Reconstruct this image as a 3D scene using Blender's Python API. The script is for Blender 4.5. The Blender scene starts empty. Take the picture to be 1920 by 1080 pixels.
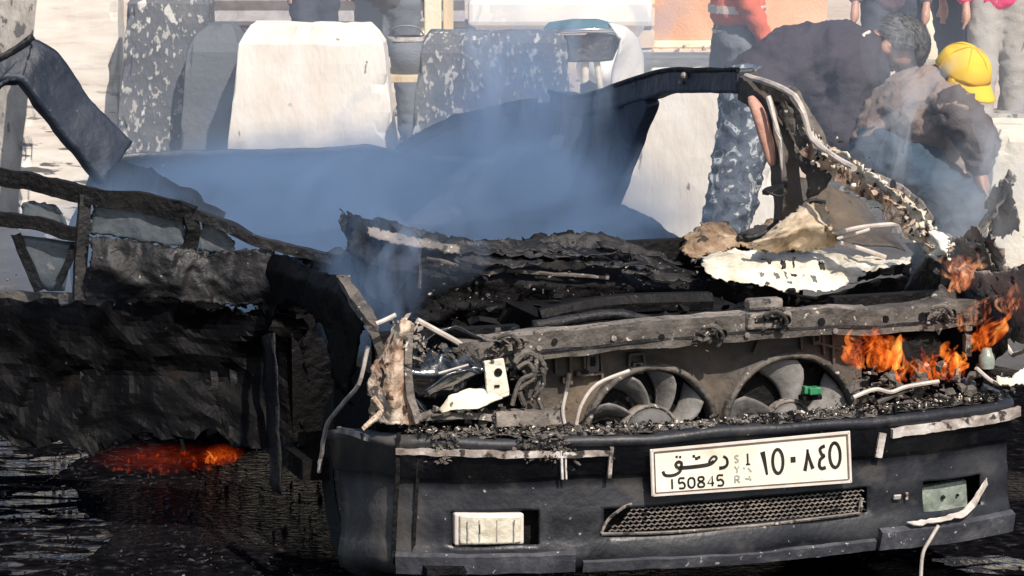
import bpy, bmesh, math, random
from mathutils import Vector, Matrix, noise

# ------------------------------------------------------------------ camera, sky, sun, exposure
S = bpy.context.scene
COL = S.collection
FPX, CAM_H = 5737.0, 2.15
PIT = math.atan(920 / FPX)
cam = bpy.data.cameras.new('camera'); cam.lens = 36 * FPX / 1920; cam.sensor_width = 36
cam.clip_start = 0.1; cam.clip_end = 2000
camo = bpy.data.objects.new('camera', cam); COL.objects.link(camo)
camo.location = (0, 0, CAM_H); camo.rotation_euler = (math.radians(90) - PIT, 0, 0)
S.camera = camo

SUN_EL, SUN_AZ = math.radians(47), math.radians(27)      # azimuth: from behind the camera, towards the right
sdir = Vector((math.sin(SUN_AZ) * math.cos(SUN_EL), -math.cos(SUN_AZ) * math.cos(SUN_EL), math.sin(SUN_EL)))
w = bpy.data.worlds.new('World'); S.world = w; w.use_nodes = True
nt = w.node_tree; nt.nodes.clear()
sky = nt.nodes.new('ShaderNodeTexSky'); sky.sky_type = 'NISHITA'; sky.sun_disc = False
sky.sun_elevation = SUN_EL; sky.sun_rotation = math.atan2(sdir.x, sdir.y); sky.dust_density = 2.0
bg = nt.nodes.new('ShaderNodeBackground'); bg.inputs[1].default_value = 0.10
wo = nt.nodes.new('ShaderNodeOutputWorld')
nt.links.new(sky.outputs[0], bg.inputs[0]); nt.links.new(bg.outputs[0], wo.inputs[0])
sl = bpy.data.lights.new('sun', 'SUN'); sl.energy = 4.4; sl.angle = math.radians(0.5); sl.color = (1, 0.91, 0.80)
so = bpy.data.objects.new('sun', sl); COL.objects.link(so)
so.rotation_euler = sdir.to_track_quat('Z', 'Y').to_euler(); so.location = (6, -8, 12)
S.view_settings.view_transform = 'Standard'; S.view_settings.look = 'None'
S.view_settings.exposure = 0.22; S.view_settings.gamma = 1
S.cycles.use_denoising = True
S.cycles.volume_step_rate = 2.0; S.cycles.volume_max_steps = 64; S.cycles.volume_bounces = 1
S.cycles.max_bounces = 8; S.cycles.transparent_max_bounces = 16

# ------------------------------------------------------------------ points: car-local (u right, v back, z up) and world
ANG = math.radians(19)
CAR0 = Vector((-0.294, 7.5, 0))
CU = Vector((math.cos(ANG), math.sin(ANG), 0)); CV = Vector((-math.sin(ANG), math.cos(ANG), 0))
CAMP = Vector((0, 0, CAM_H))
FWD = Vector((0, math.cos(PIT), -math.sin(PIT))); UPV = Vector((0, math.sin(PIT), math.cos(PIT)))
def ray(px, py): return FWD + Vector(((px - 960) / FPX, 0, 0)) - UPV * ((py - 540) / FPX)
def loc(p): q = p - CAR0; return Vector((q.dot(CU), q.dot(CV), q.z))
def hit(px, py, p0, n):
    r = ray(px, py); return CAMP + r * ((p0 - CAMP).dot(n) / r.dot(n))
def onv(px, py, v): return loc(hit(px, py, CAR0 + CV * v, CV))
def onu(px, py, u): return loc(hit(px, py, CAR0 + CU * u, CU))
def onz(px, py, z): return loc(hit(px, py, Vector((0, 0, z)), Vector((0, 0, 1))))
DOOR_A = CAR0 + CV * 1.2; _dd = (CU * -0.90 + CV * 0.44).normalized(); DOOR_N = Vector((-_dd.y, _dd.x, 0))
def ond(px, py, off=0.0): return loc(hit(px, py, DOOR_A - DOOR_N * off * (1 if DOOR_N.y > 0 else -1), DOOR_N))
def W(px, py, Y): r = ray(px, py); return CAMP + r * (Y / r.y)
def L(f, pts, k): return [f(x, y, k) for x, y in pts]
R = random.Random(7)

# ------------------------------------------------------------------ shapes: each returns (verts, faces)
def resample(pts, n):
    pts = [Vector(p) for p in pts]
    if len(pts) == 1: return [pts[0].copy() for _ in range(n)]
    d = [0]
    for a, b in zip(pts, pts[1:]): d.append(d[-1] + max((b - a).length, 1e-6))
    out = []
    for i in range(n):
        t = d[-1] * i / (n - 1); k = 0
        while k < len(d) - 2 and d[k + 1] < t: k += 1
        out.append(pts[k].lerp(pts[k + 1], (t - d[k]) / (d[k + 1] - d[k])))
    return out
def smooth_path(pts, per=6):
    pts = [Vector(p) for p in pts]; out = []
    for i in range(len(pts) - 1):
        p0, p1, p2, p3 = pts[max(i - 1, 0)], pts[i], pts[i + 1], pts[min(i + 2, len(pts) - 1)]
        for k in range(per):
            t = k / per
            out.append(0.5 * ((2 * p1) + (p2 - p0) * t + (2 * p0 - 5 * p1 + 4 * p2 - p3) * t * t + (3 * p1 - p0 - 3 * p2 + p3) * t ** 3))
    out.append(pts[-1]); return out
def nz(p, f, s):
    q = Vector(p) * f + Vector((s * 3.1, s * 1.7, s * 5.3))
    return noise.noise_vector(q) + 0.5 * noise.noise_vector(q * 2.3) + 0.28 * noise.noise_vector(q * 5.1)
def ruled(rows, n=30, m=14, amp=0.01, freq=7, seed=1, ragged=0.0, crease=0.0):
    rows = [resample(r, n) for r in rows]; vs = []; k = len(rows) - 1
    for j in range(m):
        t = k * j / (m - 1); a = min(int(t), k - 1); f = t - a
        for i in range(n):
            p = rows[a][i].lerp(rows[a + 1][i], f)
            d = nz(p, freq, seed) * amp
            if crease:
                q = p * freq * .6 + Vector((seed, 2, 0)); d += Vector((.3, -1, .2)) * crease * (1 - 2.6 * abs(noise.noise(q)) - 1.3 * abs(noise.noise(q * 2.1 + Vector((5, 0, 1)))))
            if ragged and (j in (0, m - 1) or i in (0, n - 1)):
                d += Vector((R.uniform(-1, 1), R.uniform(-1, 1), R.uniform(-1, 1))) * ragged
            vs.append(p + d)
    return vs, [(j * n + i, j * n + i + 1, (j + 1) * n + i + 1, (j + 1) * n + i) for j in range(m - 1) for i in range(n - 1)]
def sweep(path, secs, up=(0, 0, 1), amp=0.0, freq=8, seed=1, cap=True):
    """secs: list of (x,y) section points, or one list per path point; x across, y along up"""
    path = [Vector(p) for p in path]; up = Vector(up); n = len(path); vs = []
    per = isinstance(secs[0][0], (list, tuple)); m = len(secs[0]) if per else len(secs)
    for i, p in enumerate(path):
        t = (path[min(i + 1, n - 1)] - path[max(i - 1, 0)]).normalized()
        s = t.cross(up)
        if s.length < 1e-4: s = t.cross(Vector((0.3, 1, 0.1)))
        s.normalize(); q = s.cross(t)
        for x, y in (secs[i] if per else secs):
            v = p + s * x + q * y
            vs.append(v + nz(v, freq, seed) * amp if amp else v)
    fs = [(i * m + k, i * m + (k + 1) % m, (i + 1) * m + (k + 1) % m, (i + 1) * m + k) for i in range(n - 1) for k in range(m)]
    if cap: fs += [tuple(range(m))[::-1], tuple((n - 1) * m + k for k in range(m))]
    return vs, fs
def rect(w_, h_): return [(-w_ / 2, -h_ / 2), (w_ / 2, -h_ / 2), (w_ / 2, h_ / 2), (-w_ / 2, h_ / 2)]
def beam(pts, w_, h_, n=20, up=(0, 0, 1), amp=0.006, freq=9, seed=1):
    return sweep(resample(pts, n), rect(w_, h_), up, amp, freq, seed)
def tube(pts, r, sides=7, per=5, amp=0.0, seed=1, taper=None):
    p = smooth_path(pts, per) if per > 1 else [Vector(q) for q in pts]; n = len(p)
    secs = []
    for i in range(n):
        k = r if taper is None else r * (taper[0] + (taper[1] - taper[0]) * i / (n - 1))
        secs.append([(k * math.cos(2 * math.pi * a / sides), k * math.sin(2 * math.pi * a / sides)) for a in range(sides)])
    return sweep(p, secs, (0.13, 0.2, 1), amp, 30, seed)
def box(c, s, rz=0.0, rx=0.0):
    M = Matrix.Translation(Vector(c)) @ Matrix.Rotation(rz, 4, 'Z') @ Matrix.Rotation(rx, 4, 'X')
    vs = [M @ Vector((x * s[0] / 2, y * s[1] / 2, z * s[2] / 2)) for x in (-1, 1) for y in (-1, 1) for z in (-1, 1)]
    return vs, [(0, 1, 3, 2), (4, 6, 7, 5), (0, 4, 5, 1), (2, 3, 7, 6), (0, 2, 6, 4), (1, 5, 7, 3)]
def prism(poly, off):
    """polygon of 3D points given thickness along off"""
    off = Vector(off); n = len(poly); vs = [Vector(p) for p in poly] + [Vector(p) + off for p in poly]
    return vs, [tuple(range(n)), tuple(range(2 * n - 1, n - 1, -1))] + [(i, i + n, (i + 1) % n + n, (i + 1) % n) for i in range(n)]
def lathe(prof, c, axis='Y', seg=32, arc=(0, 2 * math.pi)):
    vs = []; c = Vector(c); full = abs(arc[1] - arc[0] - 2 * math.pi) < 1e-6; N = seg if full else seg + 1
    for k in range(N):
        a = arc[0] + (arc[1] - arc[0]) * k / seg; ca, sa = math.cos(a), math.sin(a)
        for r, h in prof:
            vs.append(c + (Vector((r * ca, h, r * sa)) if axis == 'Y' else Vector((h, r * ca, r * sa)) if axis == 'X' else Vector((r * ca, r * sa, h))))
    m = len(prof)
    return vs, [(k * m + i, ((k + 1) % N) * m + i, ((k + 1) % N) * m + i + 1, k * m + i + 1) for k in range(N if full else seg) for i in range(m - 1)]
def ellipsoid(c, r, M=None, seg=16, amp=0.0, freq=8, seed=1):
    vs, fs = [], []; M = M or Matrix.Identity(3)
    for j in range(seg + 1):
        th = math.pi * j / seg
        for k in range(seg * 2):
            ph = math.pi * k / seg
            p = Vector((r[0] * math.sin(th) * math.cos(ph), r[1] * math.sin(th) * math.sin(ph), r[2] * math.cos(th)))
            q = Vector(c) + M @ p
            vs.append(q + nz(q, freq, seed) * amp if amp else q)
    m = seg * 2
    for j in range(seg):
        for k in range(m): fs.append((j * m + k, (j + 1) * m + k, (j + 1) * m + (k + 1) % m, j * m + (k + 1) % m))
    return vs, fs
def shards(n, fn, smin, smax, seed=1, flat=0.35):
    r = random.Random(seed); V, Fc = [], []
    for _ in range(n):
        c = Vector(fn(r)); s = smin + (smax - smin) * r.random() ** 2.2
        M = Matrix.Rotation(r.uniform(0, 6.3), 3, 'Z') @ Matrix.Rotation(r.uniform(-0.9, 0.9), 3, 'X') @ Matrix.Rotation(r.uniform(0, 6.3), 3, 'Y' if r.random() < .3 else 'Z')
        k = r.choice((3, 4, 5)); a0 = r.uniform(0, 6); t = s * r.uniform(0.08, flat); b = len(V); st = r.uniform(0.5, 1.6)
        for h in (-t, t):
            for i in range(k):
                a = a0 + 6.283 * i / k + r.uniform(-.3, .3); q = s * r.uniform(.5, 1) * (0.75 if h > 0 else 1)
                V.append(c + M @ Vector((q * math.cos(a) * st, q * math.sin(a) / st, h)))
        Fc += [tuple(b + i for i in range(k))[::-1], tuple(b + k + i for i in range(k))] + [(b + i, b + (i + 1) % k, b + k + (i + 1) % k, b + k + i) for i in range(k)]
    return V, Fc

# ------------------------------------------------------------------ objects
def obj(name, shapes, mat=None, parent=None, smooth=False, thick=0.0, bevel=0.0):
    if isinstance(shapes, tuple): shapes = [shapes]
    V, Fc = [], []
    for v, f in shapes:
        b = len(V); V += [tuple(p) for p in v]; Fc += [tuple(i + b for i in q) for q in f]
    me = bpy.data.meshes.new(name); me.from_pydata(V, [], Fc); me.update()
    bm = bmesh.new(); bm.from_mesh(me); bmesh.ops.recalc_face_normals(bm, faces=bm.faces); bm.to_mesh(me); bm.free()
    if smooth:
        for p in me.polygons: p.use_smooth = True
    o = bpy.data.objects.new(name, me); COL.objects.link(o)
    if mat: me.materials.append(mat)
    if parent: o.parent = parent
    if thick: m = o.modifiers.new('solid', 'SOLIDIFY'); m.thickness = thick; m.offset = 0
    if bevel:
        m = o.modifiers.new('bevel', 'BEVEL'); m.width = bevel; m.segments = 2; m.limit_method = 'ANGLE'
    return o
def parts(name, shapes, *a, **k):
    return [obj(name, q, *a, **k) for q in shapes][-1]
def tag(o, label=None, cat=None, group=None, kind=None):
    for k, v in (('label', label), ('category', cat), ('group', group), ('kind', kind)):
        if v: o[k] = v
    return o
def thing(name, label, cat, at=(0, 0, 0), rz=0.0, group=None):
    o = bpy.data.objects.new(name, None); COL.objects.link(o); o.empty_display_size = 0.2
    o.location = at; o.rotation_euler = (0, 0, rz)
    return tag(o, label, cat, group)

# ------------------------------------------------------------------ materials
def ramp(nd, stops):
    cr = nd.color_ramp
    while len(cr.elements) < len(stops): cr.elements.new(0.5)
    for e, (p, c) in zip(cr.elements, stops):
        e.position = p; e.color = (*c, 1) if len(c) == 3 else c
def mat(name, stops, scale=6, detail=8, rough=(0.5, 0.8), metal=0.0, bump=0.3, bscale=40, spk=None, spk2=None, spec=0.5, dist=0.3, stretch=(1, 1, 1), coat=0.0, zfade=None, xash=None):
    m = bpy.data.materials.new(name); m.use_nodes = True; t = m.node_tree; N, K = t.nodes, t.links
    b = N['Principled BSDF']
    co = N.new('ShaderNodeTexCoord'); mp = N.new('ShaderNodeMapping'); mp.inputs['Scale'].default_value = stretch
    K.new(co.outputs['Object'], mp.inputs[0])
    n1 = N.new('ShaderNodeTexNoise'); n1.inputs['Scale'].default_value = scale; n1.inputs['Detail'].default_value = detail; n1.inputs['Distortion'].default_value = dist
    n1.inputs['Roughness'].default_value = 0.62
    K.new(mp.outputs[0], n1.inputs['Vector'])
    r1 = N.new('ShaderNodeValToRGB'); ramp(r1, stops); K.new(n1.outputs[0], r1.inputs[0]); col = r1.outputs[0]
    for k, sp in enumerate((spk, spk2)):
        if not sp: continue
        c, sc, th = sp[:3]; wd = sp[3] if len(sp) > 3 else 0.04
        n2 = N.new('ShaderNodeTexNoise'); n2.inputs['Scale'].default_value = sc; n2.inputs['Detail'].default_value = 4
        K.new(mp.outputs[0], n2.inputs['Vector'])
        r2 = N.new('ShaderNodeMapRange'); r2.inputs[1].default_value = th; r2.inputs[2].default_value = th + wd; K.new(n2.outputs[0], r2.inputs[0])
        mx = N.new('ShaderNodeMix'); mx.data_type = 'RGBA'; mx.inputs[7].default_value = (*c, 1)
        fac = r2.outputs[0]
        if zfade:
            sx_ = N.new('ShaderNodeSeparateXYZ'); K.new(co.outputs['Object'], sx_.inputs[0]); rz_ = N.new('ShaderNodeMapRange'); rz_.inputs[1].default_value = zfade[0]; rz_.inputs[2].default_value = zfade[1]; rz_.inputs[3].default_value = 1; rz_.inputs[4].default_value = 0; K.new(sx_.outputs[2], rz_.inputs[0])
            mu_ = N.new('ShaderNodeMath'); mu_.operation = 'MULTIPLY'; K.new(fac, mu_.inputs[0]); K.new(rz_.outputs[0], mu_.inputs[1]); fac = mu_.outputs[0]
        K.new(fac, mx.inputs[0]); K.new(col, mx.inputs[6]); col = mx.outputs[2]
    if xash:                                             # a film of ash that has settled on one end
        sx_ = N.new('ShaderNodeSeparateXYZ'); K.new(co.outputs['Object'], sx_.inputs[0]); ad = N.new('ShaderNodeMath'); ad.operation = 'MULTIPLY_ADD'; K.new(n1.outputs[0], ad.inputs[0]); ad.inputs[1].default_value = .5; K.new(sx_.outputs[0], ad.inputs[2])
        rz_ = N.new('ShaderNodeMapRange'); rz_.inputs[1].default_value = xash[0] + .25; rz_.inputs[2].default_value = xash[1] + .25; K.new(ad.outputs[0], rz_.inputs[0])
        mx = N.new('ShaderNodeMix'); mx.data_type = 'RGBA'; mx.inputs[7].default_value = (*xash[2], 1); K.new(rz_.outputs[0], mx.inputs[0]); K.new(col, mx.inputs[6]); col = mx.outputs[2]
    K.new(col, b.inputs['Base Color'])
    rr = N.new('ShaderNodeMapRange'); rr.inputs[1].default_value = 0.3; rr.inputs[2].default_value = 0.7; rr.inputs[3].default_value = rough[0]; rr.inputs[4].default_value = rough[1]
    K.new(n1.outputs[0], rr.inputs[0]); K.new(rr.outputs[0], b.inputs['Roughness'])
    b.inputs['Metallic'].default_value = metal; b.inputs['Specular IOR Level'].default_value = spec
    if coat: b.inputs['Coat Weight'].default_value = coat; b.inputs['Coat Roughness'].default_value = 0.08
    if bump:
        n3 = N.new('ShaderNodeTexNoise'); n3.inputs['Scale'].default_value = bscale; n3.inputs['Detail'].default_value = 6; K.new(mp.outputs[0], n3.inputs['Vector'])
        bp = N.new('ShaderNodeBump'); bp.inputs['Strength'].default_value = bump; bp.inputs['Distance'].default_value = 0.02
        K.new(n3.outputs[0], bp.inputs['Height']); K.new(bp.outputs[0], b.inputs['Normal'])
    return m
def g(v, k=1.0, c=1.0): return (v, v * k, v * c)
M = {}
M['soot'] = mat('soot_metal', [(.3, (.004, .004, .006)), (.5, (.009, .009, .011)), (.66, (.022, .02, .02)), (.8, (.07, .062, .056))], 7, rough=(.4, .8), spk=((.22, .2, .19), 55, .70), bump=.5)
M['black'] = mat('charred_black', [(.35, (.0025, .0025, .003)), (.6, (.006, .0055, .006)), (.8, (.018, .015, .014))], 9, rough=(.5, .9), spec=.25, spk=((.1, .09, .08), 45, .72), bump=.6)
M['navy'] = mat('scorched_navy_paint', [(.3, (.008, .011, .02)), (.55, (.02, .028, .045)), (.75, (.05, .055, .07))], 5, rough=(.35, .7), spk=((.3, .3, .32), 40, .72), bump=.25)
M['ash'] = mat('grey_ash_metal', [(.25, (.05, .045, .04)), (.45, (.16, .14, .125)), (.62, (.3, .26, .23)), (.78, (.5, .45, .4))], 9, rough=(.6, .9), spk=((.03, .028, .026), 38, .60), spk2=((.62, .56, .48), 60, .66), bump=.6)
M['darkash'] = mat('dark_ash_metal', [(.28, (.025, .022, .02)), (.48, (.08, .07, .062)), (.66, (.17, .15, .13)), (.82, (.38, .34, .3))], 10, rough=(.55, .9), spk=((.5, .45, .4), 55, .66), bump=.6)
M['cream'] = mat('white_burnt_sheet', [(.28, (.35, .29, .22)), (.45, (.66, .6, .48)), (.62, (.8, .76, .66))], 9, rough=(.6, .9), spk=((.06, .05, .04), 26, .66, .03), bump=.6, bscale=25)
M['beige'] = mat('rust_beige_metal', [(.3, (.1, .055, .035)), (.42, (.34, .22, .15)), (.54, (.56, .44, .34)), (.72, (.72, .64, .53))], 16, detail=10, rough=(.6, .9), spk=((.06, .03, .02), 30, .60), bump=.6)
M['brown'] = mat('brown_scorched_cloth', [(.3, (.07, .045, .03)), (.5, (.24, .16, .1)), (.68, (.5, .38, .26)), (.82, (.65, .55, .42))], 9, rough=(.7, .95), spk=((.03, .025, .02), 24, .62), bump=.7)
M['foldcloth'] = mat('scorched_tan_cloth', [(.3, (.16, .11, .07)), (.45, (.4, .3, .2)), (.6, (.6, .5, .37)), (.78, (.7, .62, .5))], 12, rough=(.75, .95), spk=((.04, .03, .025), 20, .62), bump=.5)
M['shroud'] = mat('fan_shroud_plastic', [(.28, (.03, .026, .023)), (.48, (.065, .054, .046)), (.64, (.12, .092, .068)), (.8, (.24, .18, .12))], 6, rough=(.55, .85), spk=((.03, .027, .025), 30, .66), bump=.35)
M['blade'] = mat('fan_blade_grey', [(.3, (.07, .066, .063)), (.5, (.16, .153, .146)), (.72, (.3, .29, .275))], 9, rough=(.5, .75), spk=((.08, .075, .07), 45, .68), bump=.25)
M['hub'] = mat('fan_hub_grey', [(.3, (.07, .068, .07)), (.7, (.14, .135, .135))], 14, rough=(.5, .8), bump=.35)
M['bump'] = mat('bumper_plastic', [(.3, (.008, .009, .013)), (.5, (.014, .0155, .021)), (.66, (.026, .027, .032)), (.82, (.09, .088, .085))], 5, xash=(.12, -.08, (.13, .12, .11)),  rough=(.3, .6), spk=((.3, .29, .28), 60, .71), spk2=((.05, .048, .048), 9, .58, .12), bump=.12, bscale=60)
M['lipgrey'] = mat('scuffed_lip_plastic', [(.3, (.03, .032, .042)), (.55, (.065, .067, .08)), (.75, (.15, .15, .16))], 12, rough=(.4, .7), spk=((.4, .4, .4), 60, .68), bump=.2, bscale=60)
M['bumpash'] = mat('ash_coated_plastic', [(.3, (.035, .033, .033)), (.5, (.085, .078, .073)), (.7, (.2, .185, .17))], 10, rough=(.6, .9), spk=((.5, .48, .45), 70, .64), bump=.7, bscale=70)
M['trim'] = mat('pale_trim_strip', [(.3, (.12, .1, .09)), (.46, (.34, .29, .26)), (.64, (.62, .58, .55))], 12, rough=(.35, .6), spk=((.05, .04, .035), 24, .58, .06), bump=.3)
M['plate'] = mat('plate_face', [(.3, (.8, .75, .6)), (.6, (.86, .83, .72))], 6, rough=(.35, .5), spk=((.5, .42, .32), 50, .70), spk2=((.55, .47, .36), 7, .58, .3), bump=.08)
M['plateedge'] = mat('plate_rim', [(.4, (.66, .58, .52)), (.7, (.8, .74, .68))], 20, rough=(.3, .5), bump=.1)
M['ink'] = mat('plate_ink', [(.4, (.012, .011, .01)), (.7, (.03, .026, .022))], 20, rough=(.4, .6), bump=0)
M['inkgrey'] = mat('worn_grey_ink', [(.4, (.3, .28, .25)), (.7, (.5, .47, .4))], 20, rough=(.4, .6), bump=0)
M['inkline'] = mat('plate_border_ink', [(.4, (.11, .08, .07)), (.7, (.2, .15, .13))], 20, rough=(.4, .6), bump=0)
M['lens'] = mat('fog_lens', [(.3, (.55, .5, .38)), (.55, (.78, .74, .62)), (.75, (.88, .86, .78))], 14, rough=(.1, .22), spec=.7, bump=.25, bscale=50, coat=.6)
M['dulllens'] = mat('sooty_lens', [(.3, (.12, .14, .12)), (.55, (.26, .3, .26)), (.75, (.42, .45, .4))], 20, rough=(.2, .4), bump=.3)
M['glassblack'] = mat('dark_headlamp_glass', [(.3, (.006, .008, .012)), (.6, (.02, .026, .036)), (.8, (.06, .07, .09))], 8, rough=(.08, .3), spec=.9, bump=.15, coat=.8)
M['wire'] = mat('pale_wire', [(.4, (.42, .37, .33)), (.7, (.66, .6, .55))], 20, rough=(.4, .6), bump=.1)
M['green'] = mat('green_plastic', [(.4, (.02, .16, .07)), (.7, (.06, .3, .14))], 30, rough=(.3, .5), bump=.2)
M['tyre'] = mat('burnt_tyre', [(.4, (.005, .005, .005)), (.7, (.02, .019, .018))], 12, rough=(.7, .95), bump=.6)
M['pink'] = mat('pink_rust', [(.35, (.4, .2, .15)), (.65, (.62, .36, .28))], 14, rough=(.6, .8), bump=.3)
M['charsheet'] = mat('charred_sheet_metal', [(.35, (.0015, .0015, .002)), (.55, (.0035, .0035, .0045)), (.72, (.008, .0075, .008)), (.85, (.03, .022, .017))], 6, rough=(.42, .8), spec=.11, spk=((.07, .06, .055), 34, .72), spk2=((.018, .013, .010), 7, .6, .12), bump=.2, bscale=60)
M['pane'] = mat('sooty_window_glass', [(.3, (.03, .04, .055)), (.5, (.07, .085, .1)), (.72, (.15, .17, .19))], 6, rough=(.12, .4), spec=.6, spk=((.2, .2, .18), 20, .68), bump=.2)
M['white'] = mat('white_painted_concrete', [(.25, (.52, .42, .33)), (.38, (.72, .64, .55)), (.52, (.82, .77, .7)), (.7, (.86, .84, .79))], 2.6, detail=12, rough=(.7, .9), spk=((.25, .2, .17), 19, .68, .03), spk2=((.58, .49, .41), 5, .6, .2), bump=.22, bscale=45, stretch=(1, 1, .4))
M['scratched'] = mat('scratched_white_concrete', [(.3, (.5, .42, .34)), (.45, (.66, .59, .51)), (.62, (.76, .71, .64))], 4, rough=(.7, .9), spk=((.1, .09, .085), 7, .58, .04), bump=.06, stretch=(.8, .8, 4.5), zfade=(.5, .85))
M['dark'] = mat('black_painted_concrete', [(.3, (.06, .062, .07)), (.55, (.11, .115, .13)), (.75, (.2, .19, .18))], 5, rough=(.6, .85), spk=((.6, .58, .54), 17, .62, .04), spk2=((.42, .4, .37), 40, .58, .05), bump=.45, bscale=40, stretch=(1, 1, .6))
M['dark2'] = mat('smooth_dark_concrete', [(.3, (.085, .095, .11)), (.7, (.13, .14, .155))], 4, rough=(.6, .85), spk=((.75, .75, .74), 9, .70, .02), bump=.25)
M['greyc'] = mat('grey_weathered_concrete', [(.3, (.2, .18, .16)), (.5, (.34, .31, .28)), (.7, (.5, .47, .43))], 9, rough=(.7, .9), spk=((.1, .09, .085), 20, .6), bump=.6, stretch=(1, 1, .5))
M['kerb'] = mat('blue_grey_kerb', [(.3, (.12, .135, .155)), (.6, (.19, .2, .22)), (.8, (.28, .29, .3))], 6, rough=(.6, .9), bump=.3, stretch=(1, 1, 4))
M['creamc'] = mat('cream_concrete', [(.3, (.68, .58, .42)), (.6, (.82, .76, .62))], 4, rough=(.7, .9), spk=((.4, .28, .18), 12, .7), bump=.3)
M['tan'] = mat('tan_plaster', [(.3, (.48, .26, .15)), (.5, (.62, .37, .23)), (.7, (.7, .48, .33))], 1.6, rough=(.8, .95), spk=((.25, .15, .1), 10, .7), bump=.4)
M['wood'] = mat('pale_wood', [(.3, (.5, .36, .2)), (.6, (.72, .58, .4))], 6, rough=(.6, .8), bump=.3, stretch=(1, 1, .3))
M['post'] = mat('cream_painted_post', [(.4, (.72, .66, .46)), (.7, (.82, .78, .62))], 6, rough=(.5, .7), bump=.2)
M['steel'] = mat('grey_rail_steel', [(.4, (.2, .19, .2)), (.7, (.32, .3, .3))], 8, rough=(.4, .6), metal=.3, bump=.1)
M['whitepaint'] = mat('white_car_paint', [(.4, (.78, .77, .73)), (.7, (.84, .83, .8))], 3, rough=(.25, .4), bump=.03, coat=.5)
M['blueglass'] = mat('tinted_windscreen', [(.4, (.05, .13, .17)), (.7, (.09, .2, .24))], 3, rough=(.06, .12), spec=.8, bump=0, coat=.7)
M['chrome'] = mat('chrome', [(.4, (.6, .62, .68)), (.7, (.75, .77, .8))], 3, rough=(.12, .25), metal=.9, bump=0)
M['skin'] = mat('skin', [(.35, (.42, .22, .15)), (.65, (.55, .31, .22))], 12, rough=(.45, .6), bump=.08)
M['hair'] = mat('grey_hair', [(.3, (.035, .032, .03)), (.5, (.1, .095, .09)), (.7, (.22, .21, .2))], 26, rough=(.5, .7), bump=.9, bscale=70, stretch=(1, 1, .35))
M['blackhair'] = mat('black_hair', [(.3, (.008, .007, .007)), (.7, (.03, .026, .024))], 26, rough=(.45, .65), bump=.9, bscale=70)
def cloth(n, a, b, sc=3, **k):
    a, b = [tuple(x * .7 + y * .3 for x, y in zip(p, q)) for p, q in ((a, b), (b, a))]
    return mat(n, [(.32, a), (.68, b)], sc, rough=(.8, .95), bump=k.pop('bump', .25), bscale=k.pop('bscale', 90), **k)
M['navycloth'] = cloth('navy_cotton', (.024, .022, .034), (.075, .06, .08))
M['camo'] = mat('grey_camouflage', [(.36, (.04, .055, .085)), (.46, (.1, .125, .165)), (.55, (.11, .135, .175)), (.58, (.55, .58, .6)), (.62, (.5, .53, .55)), (.65, (.1, .12, .15))], 12, detail=3, rough=(.8, .95), bump=.3, dist=1.2)
M['browncloth'] = cloth('grey_brown_cotton', (.2, .15, .13), (.33, .26, .23))
M['charcoal'] = cloth('charcoal_sleeve', (.07, .062, .065), (.14, .12, .12))
M['jeans'] = cloth('dark_blue_jeans', (.015, .035, .06), (.06, .1, .15), 9)
M['yellow'] = cloth('yellow_cap_cloth', (.72, .44, .03), (.86, .56, .06), bump=.06)
M['orange'] = cloth('orange_red_shirt', (.62, .1, .05), (.78, .2, .12))
M['reflect'] = cloth('pale_band', (.75, .6, .5), (.8, .7, .6))
M['greyjean'] = cloth('grey_jeans', (.09, .1, .12), (.2, .22, .25))
M['pinkshirt'] = cloth('pink_shirt', (.75, .04, .16), (.85, .09, .24))
M['lightpants'] = cloth('pale_grey_trousers', (.3, .29, .27), (.45, .43, .4))
M['darkpants'] = cloth('dark_blue_trousers', (.03, .036, .055), (.07, .08, .11))
M['purple'] = cloth('dull_purple_cloth', (.12, .09, .13), (.24, .18, .24))
M['shoe'] = mat('shoe', [(.4, (.03, .028, .028)), (.7, (.08, .075, .07))], 9, bump=.1)

# ------------------------------------------------------------------ ground
def sheet_plane(name, x0, x1, y0, y1, z, m):
    return obj(name, ([(x0, y0, z), (x1, y0, z), (x1, y1, z), (x0, y1, z)], [(0, 1, 2, 3)]), m)
M['sand'] = mat('sandy_ground', [(.3, (.5, .38, .28)), (.5, (.62, .5, .4)), (.7, (.72, .62, .52))], .8, rough=(.85, .95), spk=((.3, .22, .17), 9, .66), bump=.3, bscale=12)
tag(sheet_plane('ground', -400, 400, -60, 900, -0.004, M['sand']), kind='structure')
M['asphalt'] = mat('road_asphalt', [(.3, (.06, .058, .058)), (.6, (.1, .096, .095)), (.8, (.16, .15, .145))], 5, rough=(.7, .9), spk=((.3, .28, .26), 60, .68), bump=.4, bscale=80)
tag(sheet_plane('road', -40, 40, -30, 17.4, 0.0, M['asphalt']), kind='structure')
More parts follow.
